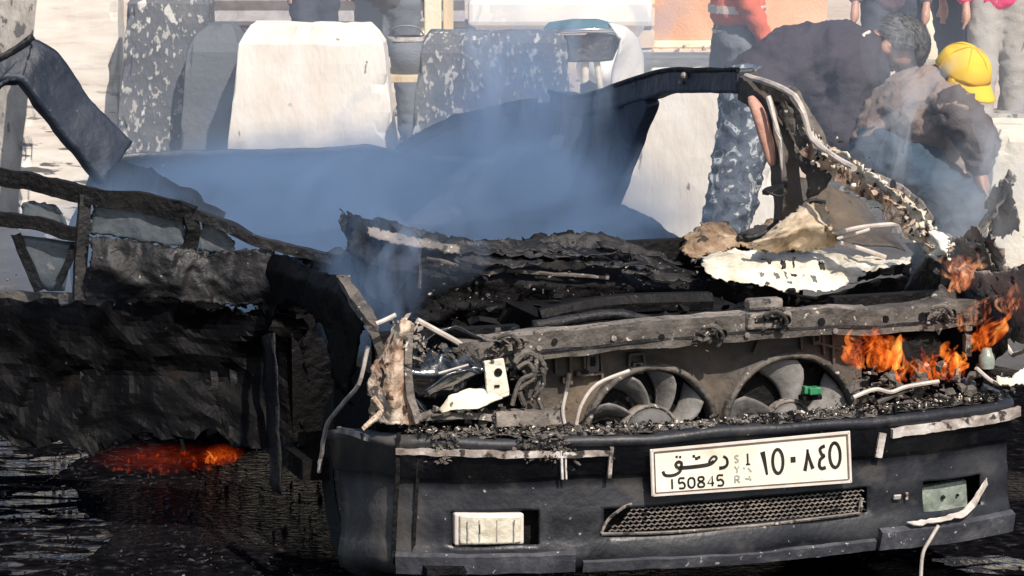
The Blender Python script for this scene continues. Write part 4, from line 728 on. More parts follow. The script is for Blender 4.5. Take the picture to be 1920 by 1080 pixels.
for u, v in ((.2, .8), (1.55, .8), (.2, 3.4), (1.55, 3.4)):
    wh = obj('wheel', lathe([(.17, -.09), (.26, -.1), (.285, -.06), (.29, .0), (.285, .06), (.26, .1), (.17, .09)], (u, v, .285), axis='X', seg=40), M['tyre'], car, True)
    obj('rim', [lathe([(.18, -.085), (.165, -.07), (.16, .07), (.18, .085)], (u, v, .285), axis='X', seg=32), lathe([(.06, -.05), (.05, -.07), (0, -.07)], (u, v, .285), axis='X', seg=16)] + [beam([(u - .05, v + .05 * math.cos(a), .285 + .05 * math.sin(a)), (u - .06, v + .165 * math.cos(a), .285 + .165 * math.sin(a))], .05, .012, 3, up=(1, 0, 0), amp=0) for a in [k * 2 * math.pi / 5 for k in range(5)]], M['darkash'], wh, True)
obj('hanging_cable', tube(L(onv, [(1760, 985), (1745, 1010), (1730, 1040), (1726, 1095)], -.03), .005), M['wire'], car)
obj('underside_shield', box((.85, .35, .2), (1.5, .6, .02)), M['black'], car)

# ------------------------------------------------------------------ people
TMP = bpy.data.scenes.new('workbench')
def capsules(bones, seg=10):
    V, Fc = [], []
    for a, ra, b_, rb in bones:
        a, b_ = V3(a), V3(b_); d = (b_ - a); ln = max(d.length, 1e-5); d.normalize()
        q = d.to_track_quat('Z', 'Y').to_matrix(); base = len(V); rows = []
        for k in range(5): th = math.pi / 2 * (1 - k / 4); rows.append((-ra * math.sin(th), ra * math.cos(th), 0))
        for k in range(5): th = math.pi / 2 * (k / 4); rows.append((rb * math.sin(th), rb * math.cos(th), 1))
        for h, r_, e in rows:
            c = (b_ if e else a)
            for s in range(seg): an = 2 * math.pi * s / seg; V.append(c + q @ V3((max(r_, .0005) * math.cos(an), max(r_, .0005) * math.sin(an), h)))
        for j in range(9):
            for s in range(seg): Fc.append((base + j * seg + s, base + j * seg + (s + 1) % seg, base + (j + 1) * seg + (s + 1) % seg, base + (j + 1) * seg + s))
        Fc += [tuple(base + s for s in range(seg))[::-1], tuple(base + 9 * seg + s for s in range(seg))]
    return V, Fc
def flesh(name, bones, m, parent, voxel=.014, it=5, wr=0.0, wf=9, seed=1):
    """one continuous surface over overlapping tapered limbs"""
    V, Fc = capsules(bones); me = bpy.data.meshes.new('tmp'); me.from_pydata([tuple(v) for v in V], [], Fc)
    o = bpy.data.objects.new('tmp', me); TMP.collection.objects.link(o)
    r_ = o.modifiers.new('r', 'REMESH'); r_.mode = 'VOXEL'; r_.voxel_size = voxel
    s = o.modifiers.new('s', 'SMOOTH'); s.iterations = it; s.factor = .5
    TMP.view_layers[0].update(); dg = TMP.view_layers[0].depsgraph; em = bpy.data.meshes.new_from_object(o.evaluated_get(dg)); bpy.data.objects.remove(o)
    if wr:
        cs = [v.co.copy() for v in em.vertices]; ns = [v.normal.copy() for v in em.vertices]; fl_ = []
        for c_, n_ in zip(cs, ns):
            q = V3((c_.x * .9 + c_.z * .5, c_.y * .7, c_.z * 1.5 - c_.x * .6)) * wf + V3((seed, 0, 0))
            fl_ += list(c_ + n_ * (max(0, 1 - 5 * abs(noise.noise(q))) * .9 + .6 * max(0, 1 - 4 * abs(noise.noise(q * 1.9 + V3((3, 1, 2))))) + .5 * noise.noise(q * .5)) * wr)
        em.vertices.foreach_set('co', fl_); em.update()
    for p in em.polygons: p.use_smooth = True
    em.name = name; em.materials.clear(); em.materials.append(m)
    ob = bpy.data.objects.new(name, em); COL.objects.link(ob); ob.parent = parent
    return ob
def head_bones(c, crown, face):
    """skull, jaw, nose, ears; crown and face are unit directions"""
    c, crown, face = V3(c), V3(crown).normalized(), V3(face).normalized(); face = (face - crown * face.dot(crown)).normalized(); side = crown.cross(face)
    B = [(c + crown * .035 - face * .02, .088, c + crown * .03 + face * .022, .082), (c - crown * .03 + face * .03, .064, c - crown * .075 + face * .05, .04), (c - crown * .005 + face * .098, .010, c - crown * .028 + face * .108, .014),
         (c - crown * .02 + side * .055 + face * .03, .035, c - crown * .02 - side * .055 + face * .03, .035)]
    for s in (-1, 1): B.append((c + side * s * .078 + crown * .012 - face * .01, .014, c + side * s * .08 - crown * .025 - face * .006, .010))
    return B, crown, face, side
def face_bits(c, crown, face, side, parent):
    for s in (-1, 1):
        obj('eye', ellipsoid(c + face * .09 + side * s * .032 + crown * .008, (.011,) * 3, seg=6), M['ink'], parent, True)
        obj('eyebrow', tube([c + face * .093 + side * s * .016 + crown * .027, c + face * .092 + side * s * .034 + crown * .031, c + face * .082 + side * s * .05 + crown * .026], .0045), M['blackhair'], parent)
    obj('mouth', tube([c + face * .088 - crown * .062 + side * .022, c + face * .096 - crown * .06, c + face * .088 - crown * .062 - side * .022], .0045), M['pink'], parent)
def hand_bones(wr, dr_, sd, curl=.3):
    wr, d, s = V3(wr), V3(dr_).normalized(), V3(sd).normalized(); s = (s - d * s.dot(d)).normalized(); n = d.cross(s); B = [(wr, .026, wr + d * .07, .034)]
    for k, (o_, ln) in enumerate(((-.03, .06), (-.01, .075), (.01, .08), (.03, .07))):
        a = wr + d * .085 + s * o_; m1 = a + d * ln * .5 + n * ln * curl * .4; m2 = m1 + d * ln * .4 + n * ln * curl
        B += [(a - d * .03, .011, a, .011), (a, .0105, m1, .0095), (m1, .0095, m2, .0085)]
    a = wr + d * .03 - s * .028; B += [(a, .013, a + d * .035 - s * .03 + n * .01, .011), (a + d * .035 - s * .03 + n * .01, .011, a + d * .07 - s * .035 + n * .025, .009)]
    return B
def hairdo(c, crown, face, side, m, parent, strands=True):
    """a shell of hair over crown and back of the head"""
    Mx = Matrix((side, face, crown)).transposed(); V, Fc = ellipsoid((0, 0, 0), (.104, .118, .118), None, 16)
    keep = []
    for q in Fc:
        p = sum((V[i] for i in q), V3((0, 0, 0))) / 4
        if p.z > -.02 - .05 * (p.y < 0) and not (p.y > .045 and p.z < .06): keep.append(q)
    VV = [c + crown * .03 - face * .004 + Mx @ (p + noise.noise_vector(p * 30) * .005) for p in V]
    h_ = obj('hair', (VV, keep), m, parent, True, thick=.008)
    if not strands: return h_
    r = random.Random(5); sv, sf = [], []
    for _ in range(1500):
        q = keep[r.randrange(len(keep))]; p = VV[q[0]].lerp(VV[q[2]], r.random()); o_ = (p - c).normalized(); t = (-crown * .8 - face * .6 + V3((r.gauss(0, .25), r.gauss(0, .25), r.gauss(0, .25)))); t = (t - o_ * t.dot(o_)).normalized(); w2 = o_.cross(t) * .0018; ln = r.uniform(.02, .04); b0 = len(sv)
        sv += [p - w2, p + w2, p + t * ln * .6 + o_ * .007 + w2 * .7, p + t * ln * .6 + o_ * .007 - w2 * .7, p + t * ln + o_ * .004]; sf += [(b0, b0 + 1, b0 + 2, b0 + 3), (b0 + 3, b0 + 2, b0 + 4)]
    tag(obj('hair_strands', (sv, sf), m, h_), kind='stuff')
    return h_
X, Y_, Z_ = V3((1, 0, 0)), V3((0, 1, 0)), V3((0, 0, 1))

def bending_man():
    Yc = 12.1; hip = W(1412, 172, Yc); base = V3((hip.x - .05, Yc, 0))
    p = thing('person', 'man in a navy shirt and grey camouflage trousers bending low over the car', 'person', base)
    T = lambda x, y, dy=0.0: W(x, y, Yc + dy) - base
    pel, bel, che, shc, nek = T(1420, 165), T(1490, 125), T(1570, 118), T(1600, 118), T(1636, 98)
    hd = T(1672, 84); B, cr, fa, sd = head_bones(hd, (1, -.12, -.05), (.25, -.35, -1))
    arm = [T(1600, 140, -.17), T(1588, 260, -.24), T(1640, 345, -.2)]
    arm2 = [T(1610, 140, .17), T(1640, 250, .2), T(1690, 330, .1)]
    k1, k2 = T(1378, 325, -.12), T(1388, 325, .16)
    a1, a2 = T(1322, 600, -.12), T(1330, 600, .22)
    body = B + [(hd - cr * .06, .058, nek, .058), (nek, .06, shc, .09), (shc, .12, che, .13), (che, .13, bel, .12), (bel, .12, pel, .13), (pel, .1, k1, .06), (pel, .1, k2, .06), (k1, .06, a1, .04), (k2, .06, a2, .04)]
    for a in (arm, arm2): body += [(shc, .07, a[0], .06), (a[0], .05, a[1], .042), (a[1], .042, a[2], .028)] + hand_bones(a[2], (.4, -.1, -1), (0, 1, 0))
    bd = flesh('body', body, M['skin'], p, .011, 3); face_bits(hd, cr, fa, sd, bd)
    flesh('shirt', [(pel + V3((.02, -.06, .0)), .14, pel + V3((.02, .06, 0)), .14), (pel, .15, bel, .165), (bel, .165, che, .17), (che + V3((0, -.06, 0)), .15, che + V3((0, .06, 0)), .15), (che, .17, shc, .15), (shc, .12, nek, .078), (shc, .1, arm[0], .095), (shc, .1, arm2[0], .095), (arm[0], .09, arm[1], .075), (arm[1], .075, arm[1].lerp(arm[2], .75), .05), (arm2[0], .085, arm2[1], .065), (arm2[1], .065, arm2[1].lerp(arm2[2], .8), .05),
        (bel + V3((.06, -.06, -.06)), .12, che + V3((-.03, -.07, -.12)), .12), (che + V3((-.04, -.06, -.15)), .1, arm[1] + V3((-.05, 0, .04)), .07)], M['navycloth'], p, .014, 4, .012, 8)
    obj('collar', tube([T(1630, 60, -.05), T(1618, 68, -.1), T(1608, 86, -.13), T(1606, 112, -.13)], .008, 8), M['reflect'], p, True)
    flesh('trousers', [(pel + V3((-.02, -.08, -.02)), .13, pel + V3((-.02, .08, -.02)), .13), (pel + V3((-.02, -.07, -.04)), .125, k1, .09), (pel + V3((-.02, .07, -.04)), .125, k2, .09), (k1, .09, a1 + V3((0, 0, .05)), .075), (k2, .09, a2 + V3((0, 0, .05)), .075)], M['camo'], p, .014, 4, .014, 7)
    for a in (a1, a2): flesh('shoe', [(V3((a.x, a.y, .05)), .05, V3((a.x + .17, a.y - .02, .04)), .04)], M['shoe'], p, .01, 2)
    hairdo(hd, cr, fa, sd, M['hair'], p)
bending_man()

def capped_man():
    Yc = 11.75; hp_ = W(1655, 285, Yc); base = V3((hp_.x, Yc, 0))
    p = thing('person', 'man in a bright yellow cap and grey-brown shirt crouching beside the wreck', 'person', base)
    T = lambda x, y, dy=0.0: W(x, y, Yc + dy) - base
    pel, bel, che, shc, nek = T(1652, 285, .1), T(1680, 235, .08), T(1712, 200, .05), T(1745, 182, .02), T(1778, 172)
    hd = T(1800, 146); B, cr, fa, sd = head_bones(hd, (.25, -.35, .85), (.55, -.65, -.55))
    arm = [T(1790, 205, -.17), T(1835, 262, -.2), T(1838, 318, -.2)]
    arm2 = [T(1740, 195, .2), T(1790, 270, .25), T(1800, 330, .1)]
    k1, k2 = T(1800, 385, -.2), T(1780, 330, .25); a1, a2 = T(1770, 640, -.15), T(1730, 640, .2)
    body = B + [(hd - cr * .05, .056, nek, .055), (nek, .06, shc, .085), (shc, .11, che, .12), (che, .12, bel, .12), (bel, .12, pel, .12), (pel, .1, k1, .06), (pel, .1, k2, .06), (k1, .06, a1, .04), (k2, .06, a2, .04)]
    for a in (arm, arm2): body += [(shc, .07, a[0], .06), (a[0], .05, a[1], .042), (a[1], .042, a[2], .028)] + hand_bones(a[2], (.1, -.05, -1), (.2, 1, 0))
    bd = flesh('body', body, M['skin'], p, .011, 3); face_bits(hd, cr, fa, sd, bd)
    flesh('shirt', [(pel + V3((0, -.05, .03)), .13, bel, .145), (bel, .145, che, .15), (che + V3((0, -.07, 0)), .12, che + V3((0, .07, 0)), .12), (che, .15, shc, .12), (shc, .1, nek, .07), (shc, .09, arm[0], .085), (shc, .09, arm2[0], .085), (arm2[0], .08, arm2[1], .065), (arm2[1], .06, arm2[1].lerp(arm2[2], .7), .05), (bel + V3((.06, -.08, -.04)), .09, che + V3((.05, -.1, -.05)), .1)], M['browncloth'], p, .013, 4, .014, 9, 4)
    flesh('collar', [(nek + V3((-.05, -.05, .02)), .02, nek + V3((-.02, -.085, -.02)), .02), (nek + V3((-.02, -.085, -.02)), .02, nek + V3((.05, -.07, -.05)), .016), (nek + V3((-.05, -.05, .02)), .02, nek + V3((-.05, .05, .03)), .02)], M['browncloth'], p, .01, 2)
    flesh('sleeve', [(arm[0], .088, arm[1], .08), (arm[1], .08, arm[1].lerp(arm[2], .75), .058)], M['charcoal'], p, .013, 4, .012, 9, 2)
    flesh('trousers', [(pel + V3((0, -.08, 0)), .135, pel + V3((0, .08, 0)), .135), (pel + V3((.02, -.08, 0)), .135, k1, .105), (pel + V3((.02, .08, 0)), .13, k2, .1), (k1, .1, a1 + V3((0, 0, .05)), .075), (k2, .1, a2 + V3((0, 0, .05)), .075)], M['jeans'], p, .013, 4, .014, 8, 7)
    for a in (a1, a2): flesh('shoe', [(V3((a.x, a.y, .05)), .05, V3((a.x + .17, a.y - .02, .04)), .04)], M['shoe'], p, .01, 2)
    Mx = Matrix((sd, fa, cr)).transposed(); c = hd + cr * .03; V, Fc = ellipsoid((0, 0, 0), (.1, .116, .104), None, 24)
    keep = [q for q in Fc if sum(V[i].z for i in q) / 4 > -.005]
    cap = obj('cap', ([c + Mx @ (p_ + noise.noise_vector(p_ * 13) * .009 + noise.noise_vector(p_ * 34) * .003) for p_ in V], keep), M['yellow'], p, True, thick=.006)
    bv, bf = [], []
    for j in range(8):
        for i in range(17):
            a = math.radians(-78 + 156 * i / 16); r_ = 1 + .62 * (j / 7) * math.cos(a) ** .7 if math.cos(a) > 0 else 1
            q = V3((.099 * math.sin(a) * (1 + .08 * j / 7), .112 * math.cos(a) * r_, .002 - .035 * (j / 7) - .03 * abs(math.sin(a)) ** 2 * (j / 7))); bv.append(c + Mx @ q)
    for j in range(7):
        for i in range(16): bf.append((j * 17 + i, j * 17 + i + 1, (j + 1) * 17 + i + 1, (j + 1) * 17 + i))
    obj('brim', (bv, bf), M['yellow'], cap, True, thick=.005)
    obj('cap_button', ellipsoid(c + cr * .106, (.01, .01, .006), seg=6), M['yellow'], cap, True)
    parts('cap_seam', [tube([c + Mx @ (V3((.102 * math.cos(t) * math.cos(a), .116 * math.cos(t) * math.sin(a), .108 * math.sin(t)))) for t in [.05 + 1.5 * q / 6 for q in range(7)]], .002, 5) for a in [k * math.pi / 3 + .3 for k in range(6)]], M['yellow'], cap)
capped_man()

def stander(label, px, Yc, face_to, shirt, pants, hem=.95, h=1.72, stride=.12, hair='blackhair', band=None, arm_out=.0, belly=.14):
    base = V3((W(px, 200, Yc).x, Yc, 0)); p = thing('person', label, 'person', base, math.atan2(face_to[1], face_to[0]) - math.pi / 2, 'onlookers standing in the background'); k = h / 1.72
    hd = V3((0, .02, 1.60)) * k; B, cr, fa, sd = head_bones(hd, (0, 0, 1), (0, 1, -.1))
    nek, shc, che, bel, pel = [V3((0, y, z)) * k for y, z in ((0, 1.47), (0, 1.40), (0, 1.28), (.01, 1.08), (0, .95))]
    body = B + [(hd - cr * .05, .055, nek, .055), (nek, .055, shc, .08), (shc, .1, che, .12), (che, .12, bel, .11), (bel, .11, pel, .12)]
    sh_, tr = [(pel + V3((-.05, 0, hem - .95)), .135, pel + V3((.05, 0, hem - .95)), .135), (pel + V3((0, 0, hem - .95)), .14, bel, belly), (bel, belly, che + V3((-.05, 0, 0)), .125), (bel, belly, che + V3((.05, 0, 0)), .125), (che, .13, shc, .11), (shc, .09, nek, .066)], [(pel + V3((-.06, 0, -.02)), .115, pel + V3((.06, 0, -.02)), .115)]
    shoes = []
    for s in (-1, 1):
        hp_, kn, an = V3((s * .09, 0, .9)) * k, V3((s * .1, s * stride * .5 + .02, .49)) * k, V3((s * .11, s * stride, .08)) * k
        body += [(pel, .1, hp_, .09), (hp_, .085, kn, .055), (kn, .055, an, .036)]; tr += [(hp_, .115, kn, .085), (kn, .085, an, .07)]
        shoes.append([(V3((an.x, an.y - .03, .045)), .045, V3((an.x, an.y + .16, .035)), .036)])
        so_, el, wr = V3((s * .18, 0, 1.39)) * k, V3((s * (.24 + arm_out), .0, 1.12)) * k, V3((s * (.22 + arm_out), .12, .88)) * k
        body += [(shc, .07, so_, .055), (so_, .05, el, .04), (el, .04, wr, .026)] + hand_bones(wr, (0, .2, -1), (0, 1, 0))
        sh_ += [(shc, .08, so_, .075), (so_, .07, el, .058), (el, .056, el.lerp(wr, .8), .045)]
    bd = flesh('body', body, M['skin'], p, .02, 2); face_bits(hd, cr, fa, sd, bd)
    flesh('shirt', sh_, M[shirt], p, .022, 3, .01, 9, px); flesh('trousers', tr, M[pants], p, .022, 3, .012, 8, px)
    for s in shoes: flesh('shoe', s, M['shoe'], p, .02, 2)
    hairdo(hd, cr, fa, sd, M[hair], p)
    if band:
        obj('chest_band', lathe([(.0, 0), (.155, 0), (.155, .04), (0, .04)], (0, 0, 1.05), axis='Z', seg=24), M['reflect'], p).scale = (1.24, .96, 1)
        obj('shirt_hem', lathe([(.135, 0), (.14, .018)], (0, 0, .945), axis='Z', seg=24), M['reflect'], p, thick=.006).scale = (1.24, .9, 1)
    return p
stander('person in orange-red shirt and grey jeans, left of the bending man', 1380, 15.9, (1, .15), 'orange', 'greyjean', band=True, hem=1.07)
stander('onlooker in a pink shirt and pale grey trousers behind the yellow cap', 1868, 19.0, (0, -1), 'pinkshirt', 'lightpants', hem=.96)
stander('onlooker in dark blue trousers standing just behind the yellow cap', 1792, 19.6, (.6, -1), 'darkpants', 'darkpants')
stander('onlooker in dark clothes behind the grey-haired head of the bending man', 1672, 19.0, (-.3, -1), 'purple', 'darkpants')
stander('onlooker in pale trousers cut off by the right edge of the picture', 1945, 20.0, (-.4, -1), 'darkpants', 'lightpants')
stander('person in dull purple clothes standing behind the wide white block', 590, 21.5, (.5, -1), 'purple', 'darkpants')
stander('person in grey jeans standing by the cream post', 728, 19.0, (.2, 1), 'whitepaint' if False else 'charcoal', 'greyjean')

bpy.data.scenes.remove(TMP)
# ------------------------------------------------------------------ background things
def at_ground(px, py): return hit(px, py, V3((0, 0, 0)), V3((0, 0, 1)))
# tan wall behind the orange shirt
wl = thing('plaster_wall', 'tan plaster wall behind the person in the orange shirt', 'wall', (W(1360, 60, 26.8).x, 26.8, 0))
obj('wall_face', [box((0, 0, 1.1), (1.75, .3, 2.2))], M['tan'], wl, bevel=.02)
obj('plinth', [box((0, -.17, .03), (1.8, .1, .06))], M['creamc'], wl, bevel=.01)
# long dark kerb lying across
kb = thing('kerb_stone', 'blue-grey painted kerb stone lying between white scooter and the bent roof rail', 'kerb', (W(1300, 100, 22.6).x, 22.6, 0))
obj('stone', [box((0, 0, .14), (.9, .3, .28))], M['kerb'], kb, bevel=.02)
kb = thing('kerb_stone', 'grey kerb stone behind the yellow cap at the right edge', 'kerb', (W(1930, 200, 19).x, 19, 0))
obj('stone', [box((0, 0, .11), (.8, .35, .22))], M['greyc'], kb, bevel=.02)
pl_ = thing('white_pillar', 'white painted pillar between the dark-dressed onlookers, above the yellow cap', 'pillar', (W(1755, 60, 22).x, 22, 0))
obj('shaft', box((0, 0, 1.2), (.24, .24, 2.4)), M['creamc'], pl_, bevel=.015); obj('base', box((0, 0, .15), (.3, .3, .3)), M['greyc'], pl_, bevel=.015)
# white van, lower front seen at the top edge
vn = thing('white_van', 'white van with only its low front showing at the top edge, behind the scooter', 'van', (W(1050, 20, 25).x, 25, 0))
obj('body', [prism([V3((-.72, 0, .38)), V3((-.66, 0, .2)), V3((.66, 0, .2)), V3((.72, 0, .38)), V3((.72, 0, 1.9)), V3((-.72, 0, 1.9))], (0, 3.6, 0))], M['whitepaint'], vn, bevel=.06)
obj('bumper', [box((0, -.05, .42), (1.5, .14, .22))], M['whitepaint'], vn, bevel=.04)
for s in (-.48, .48):
    obj('headlight', [box((s, -.012, .8), (.26, .05, .16))], M['chrome'], vn, bevel=.02)
    wv = obj('wheel', lathe([(.0, -.09), (.2, -.09), (.28, -.07), (.3, 0), (.28, .07), (.2, .09), (0, .09)], (s * 1.15, .55, .3), axis='X', seg=24), M['tyre'], vn, True)
obj('windscreen', box((0, -.004, 1.45), (1.1, .02, .6)), M['blueglass'], vn)
# small white scooter with a tinted screen and curved leg shield
sc = thing('white_scooter', 'small white scooter with blue tinted screen and curved white fairing, nose towards us', 'scooter', (W(1110, 130, 18.6).x, 18.6, 0))
sx = lambda x, y, d=0.0: W(x, y, 18.6 + d) - sc.location
scr = ruled([[sx(1030, 42), sx(1075, 36, -.06), sx(1120, 36, -.06), sx(1165, 48)], [sx(1012, 62), sx(1060, 60, -.12), sx(1125, 58, -.12), sx(1170, 64)]], 30, 8, 0)
obj('windscreen', scr, M['blueglass'], sc, True, thick=.008)
obj('chrome_bar', tube([sx(1030, 60, -.02), sx(1060, 58, -.14), sx(1125, 56, -.14), sx(1160, 60, -.02)], .018), M['chrome'], sc, True)
obj('front_fairing', ruled([[sx(1015, 66), sx(1070, 67, -.1), sx(1130, 67, -.1), sx(1165, 68)], [sx(1040, 112), sx(1075, 115, -.04), sx(1120, 115, -.04), sx(1148, 112)]], 24, 10, .004), M['darkash'], sc, True, thick=.02)
obj('side_fairing', ruled([[sx(1140, 44, -.05), sx(1172, 50, -.05), sx(1195, 72, .05), sx(1206, 105, .1), sx(1206, 160, .15)], [sx(1160, 68, -.1), sx(1168, 75, -.1), sx(1160, 100, -.1), sx(1150, 130, -.05), sx(1145, 168, -.02)]], 30, 12, .004), M['whitepaint'], sc, True, thick=.02)
parts('fork', [tube([sx(1098, 110), sx(1097, 140), sx(1096, 175)], .025), tube([sx(1118, 112), sx(1122, 140), sx(1126, 170)], .02)], M['creamc'], sc, True)
obj('front_wheel', lathe([(.13, -.045), (.2, -.05), (.225, 0), (.2, .05), (.13, .045)], (-.02, 0, .225), axis='X', seg=28), M['tyre'], sc, True)
obj('rear_body', [ellipsoid((.08, .85, .45), (.16, .5, .16), seg=12)], M['whitepaint'], sc, True)
obj('rear_wheel', lathe([(.13, -.045), (.2, -.05), (.225, 0), (.2, .05), (.13, .045)], (.05, 1.15, .225), axis='X', seg=28), M['tyre'], sc, True)
obj('seat', [ellipsoid((.08, .9, .62), (.12, .35, .06), seg=10)], M['tyre'], sc, True)
# cream post, wooden bench, bucket and rail near the wide white block
ps = thing('wooden_post', 'cream painted square post standing between the white and black blocks', 'post', (W(812, 80, 18).x, 18, 0))
obj('shaft', box((0, 0, 1.0), (.1, .1, 2.0)), M['post'], ps, bevel=.008); obj('side_board', box((.09, .02, 1.0), (.06, .04, 2.0)), M['wood'], ps, bevel=.004)
bn_ = thing('wooden_bench', 'pale wooden bench in the gap between the white and black blocks', 'bench', (W(765, 90, 17.6).x, 17.6, 0))
for k in range(3): obj('plank', box((0, -.1 + .11 * k, .56), (.5, .1, .04)), M['wood'], bn_, bevel=.004)
for x in (-.18, .18):
    for y in (-.1, .1): obj('leg', box((x, y, .27), (.05, .05, .54)), M['post'], bn_, bevel=.003)
bk = thing('bucket', 'grey-blue bucket standing on the wooden bench', 'bucket', (W(762, 60, 17.6).x, 17.6, .58))
obj('pail', lathe([(0, 0), (.085, 0), (.11, .2), (.104, .2), (.08, .01), (0, .01)], (0, 0, 0), axis='Z', seg=24), M['kerb'], bk, True); obj('pail_rim', lathe([(.112, .19), (.112, .215), (.1, .215)], (0, 0, 0), axis='Z', seg=24), M['trim'], bk, True)
obj('pail_handle', tube([(-.11, 0, .2), (-.06, -.06, .27), (.06, -.06, .27), (.11, 0, .2)], .005), M['steel'], bk)
rl_ = thing('guard_rail', 'grey steel guard rail with pale posts above the wide white block', 'guard rail', (W(560, 20, 24).x, 24, 0))
obj('rail', sweep([(-1.3, 0, .5), (1.3, 0, .5)], [(-.02, -.13), (.03, -.08), (-.02, 0), (.03, .08), (-.02, .13), (-.03, .13), (-.03, -.13)]), M['steel'], rl_)
for x in (-1.0, -.2, .35, .95): obj('rail_post', box((x, .07, .35), (.07, .07, .7)), M['post'], rl_, bevel=.005)

def rubble(r):
    q = W(r.uniform(-100, 2000), 300, r.uniform(14.5, 30)); return (q.x, q.y, .01)
tag(obj('rubble', shards(900, rubble, .01, .07, 91, .9), M['greyc']), 'stones and rubble strewn on the sandy ground behind the blocks', 'rubble', None, 'stuff')
for i, (px, Yd, sz, mt, lb) in enumerate(((450, 20, (.5, .4, .45), 'kerb', 'blue-grey crate behind the smooth dark round-topped block'), (520, 22, (.5, .4, .5), 'purple', 'dull purple crate left of the purple-dressed person'), (870, 21, (.45, .4, .35), 'tan', 'tan carton right of the cream post'), (1180, 26.5, (.3, .3, .75), 'wood', 'upright wooden crate at the right end of the white van'))):
    t = thing('crate', lb, 'crate', (W(px, 100, Yd).x, Yd, 0), .2 * i, 'crates in the background')
    for k in range(4):
        obj('slat', box((0, -sz[1] / 2, sz[2] * (.12 + .25 * k)), (sz[0], .02, sz[2] * .2)), M[mt], t)
        obj('slat', box((0, sz[1] / 2, sz[2] * (.12 + .25 * k)), (sz[0], .02, sz[2] * .2)), M[mt], t)
    for sx2 in (-1, 1): obj('end_board', box((sx2 * sz[0] * .48, 0, sz[2] / 2), (.02, sz[1] - .03, sz[2])), M[mt], t)
    obj('lid', box((0, 0, sz[2] + .012), (sz[0], sz[1] + .02, .02)), M[mt], t)
# ------------------------------------------------------------------ fire
def flame_mat(name, strength, c0, c1, scale, th):
    m = bpy.data.materials.new(name); m.use_nodes = True; N, K = m.node_tree.nodes, m.node_tree.links; N.remove(N['Principled BSDF']); out = N['Material Output']
    co = N.new('ShaderNodeTexCoord'); mp = N.new('ShaderNodeMapping'); mp.inputs['Scale'].default_value = (1, 1, .45); K.new(co.outputs['Object'], mp.inputs[0])
    n = N.new('ShaderNodeTexNoise'); n.inputs['Scale'].default_value = scale; n.inputs['Detail'].default_value = 5; n.inputs['Distortion'].default_value = 1.4; K.new(mp.outputs[0], n.inputs[0])
    r_ = N.new('ShaderNodeMapRange'); r_.inputs[1].default_value = th; r_.inputs[2].default_value = th + .26; r_.inputs[3].default_value = .03; r_.inputs[4].default_value = 1; K.new(n.outputs[0], r_.inputs[0])
    cr = N.new('ShaderNodeValToRGB'); ramp(cr, [(0, c0), (.6, c1), (1, (1, min(1, c1[1] * 1.7), c1[2] * 2.2))]); K.new(r_.outputs[0], cr.inputs[0])
    mu = N.new('ShaderNodeMath'); mu.operation = 'MULTIPLY'; mu.inputs[1].default_value = strength; K.new(r_.outputs[0], mu.inputs[0])
    e = N.new('ShaderNodeEmission'); K.new(cr.outputs[0], e.inputs[0]); K.new(mu.outputs[0], e.inputs[1]); K.new(e.outputs[0], out.inputs['Volume']); return m
M['flame'] = flame_mat('flame', 50, (1, .07, .008), (1, .2, .025), 24, .40)
M['flamepale'] = flame_mat('flame_pale', 40, (1, .16, .05), (1, .42, .18), 26, .44)
M['ember'] = flame_mat('ember', 16, (1, .05, .008), (1, .12, .012), 30, .46)
def tongues(pts, r0, hgt, n, seed, lean=(0, 0, 0)):
    r = random.Random(seed); sh_ = []
    for _ in range(n):
        b0 = V3(pts[r.randrange(len(pts))]).lerp(V3(pts[r.randrange(len(pts))]), r.random()) + V3((r.gauss(0, r0 * .4), r.gauss(0, r0 * .4), 0)); h = hgt * r.uniform(.45, 1.1); k = r0 * r.uniform(.4, 1)
        p = smooth_path([b0, b0 + V3((r.gauss(0, .2), r.gauss(0, .1), .35)) * h + V3(lean) * h * .2, b0 + V3((r.gauss(0, .25), r.gauss(0, .1), .7)) * h + V3(lean) * h * .6, b0 + V3((r.gauss(0, .35), 0, 1)) * h + V3(lean) * h], 5); m = len(p)
        sec = [[(k * f * math.cos(a), k * f * .55 * math.sin(a)) for a in [2 * math.pi * q / 8 for q in range(8)]] for f in [(.35 + 1.1 * (i / (m - 1))) * (1 - (i / (m - 1))) ** .7 + .02 for i in range(m)]]
        sh_.append(sweep(p, sec, (.9, .1, .1), amp=k * .25, freq=30, seed=seed))
    return sh_
def wl_(p): return CAR0 + CU * p.x + CV * p.y + Z_ * p.z
def fire(label, pix, v, r0, h, n, seed, m, lean=(0, 0, 0)):
    P = [wl_(onv(x, y, v)) for x, y in pix]; c = sum(P, V3((0, 0, 0))) / len(P)
    o = obj('flame', tongues([p - c for p in P], r0, h, n, seed, lean), m, None, True); o.location = c
    return tag(o, label, 'fire', 'flames burning on the wreck')
fire('orange flames in the headlamp pocket right beside the second fan', [(1605, 690), (1640, 688), (1675, 690)], .16, .036, .1, 30, 3, M['flame'])
fire('orange flames at the middle of the right headlamp cavity, low among the wires', [(1690, 715), (1730, 715), (1780, 710), (1800, 705)], .16, .028, .085, 40, 4, M['flame'])
fire('tall orange flame leaning right over the right front corner', [(1825, 660), (1840, 655), (1850, 645)], .03, .024, .09, 16, 5, M['flame'], (.45, 0, 0))
fire('pale pink-orange flame rising behind the right wing bracket', [(1780, 545), (1800, 545), (1815, 540)], .18, .035, .1, 16, 6, M['flamepale'], (.15, 0, 0))
fire('orange flames licking up behind the right end of the crossbar', [(1800, 620), (1830, 610), (1850, 600)], .06, .022, .08, 14, 12, M['flamepale'], (.3, 0, 0))
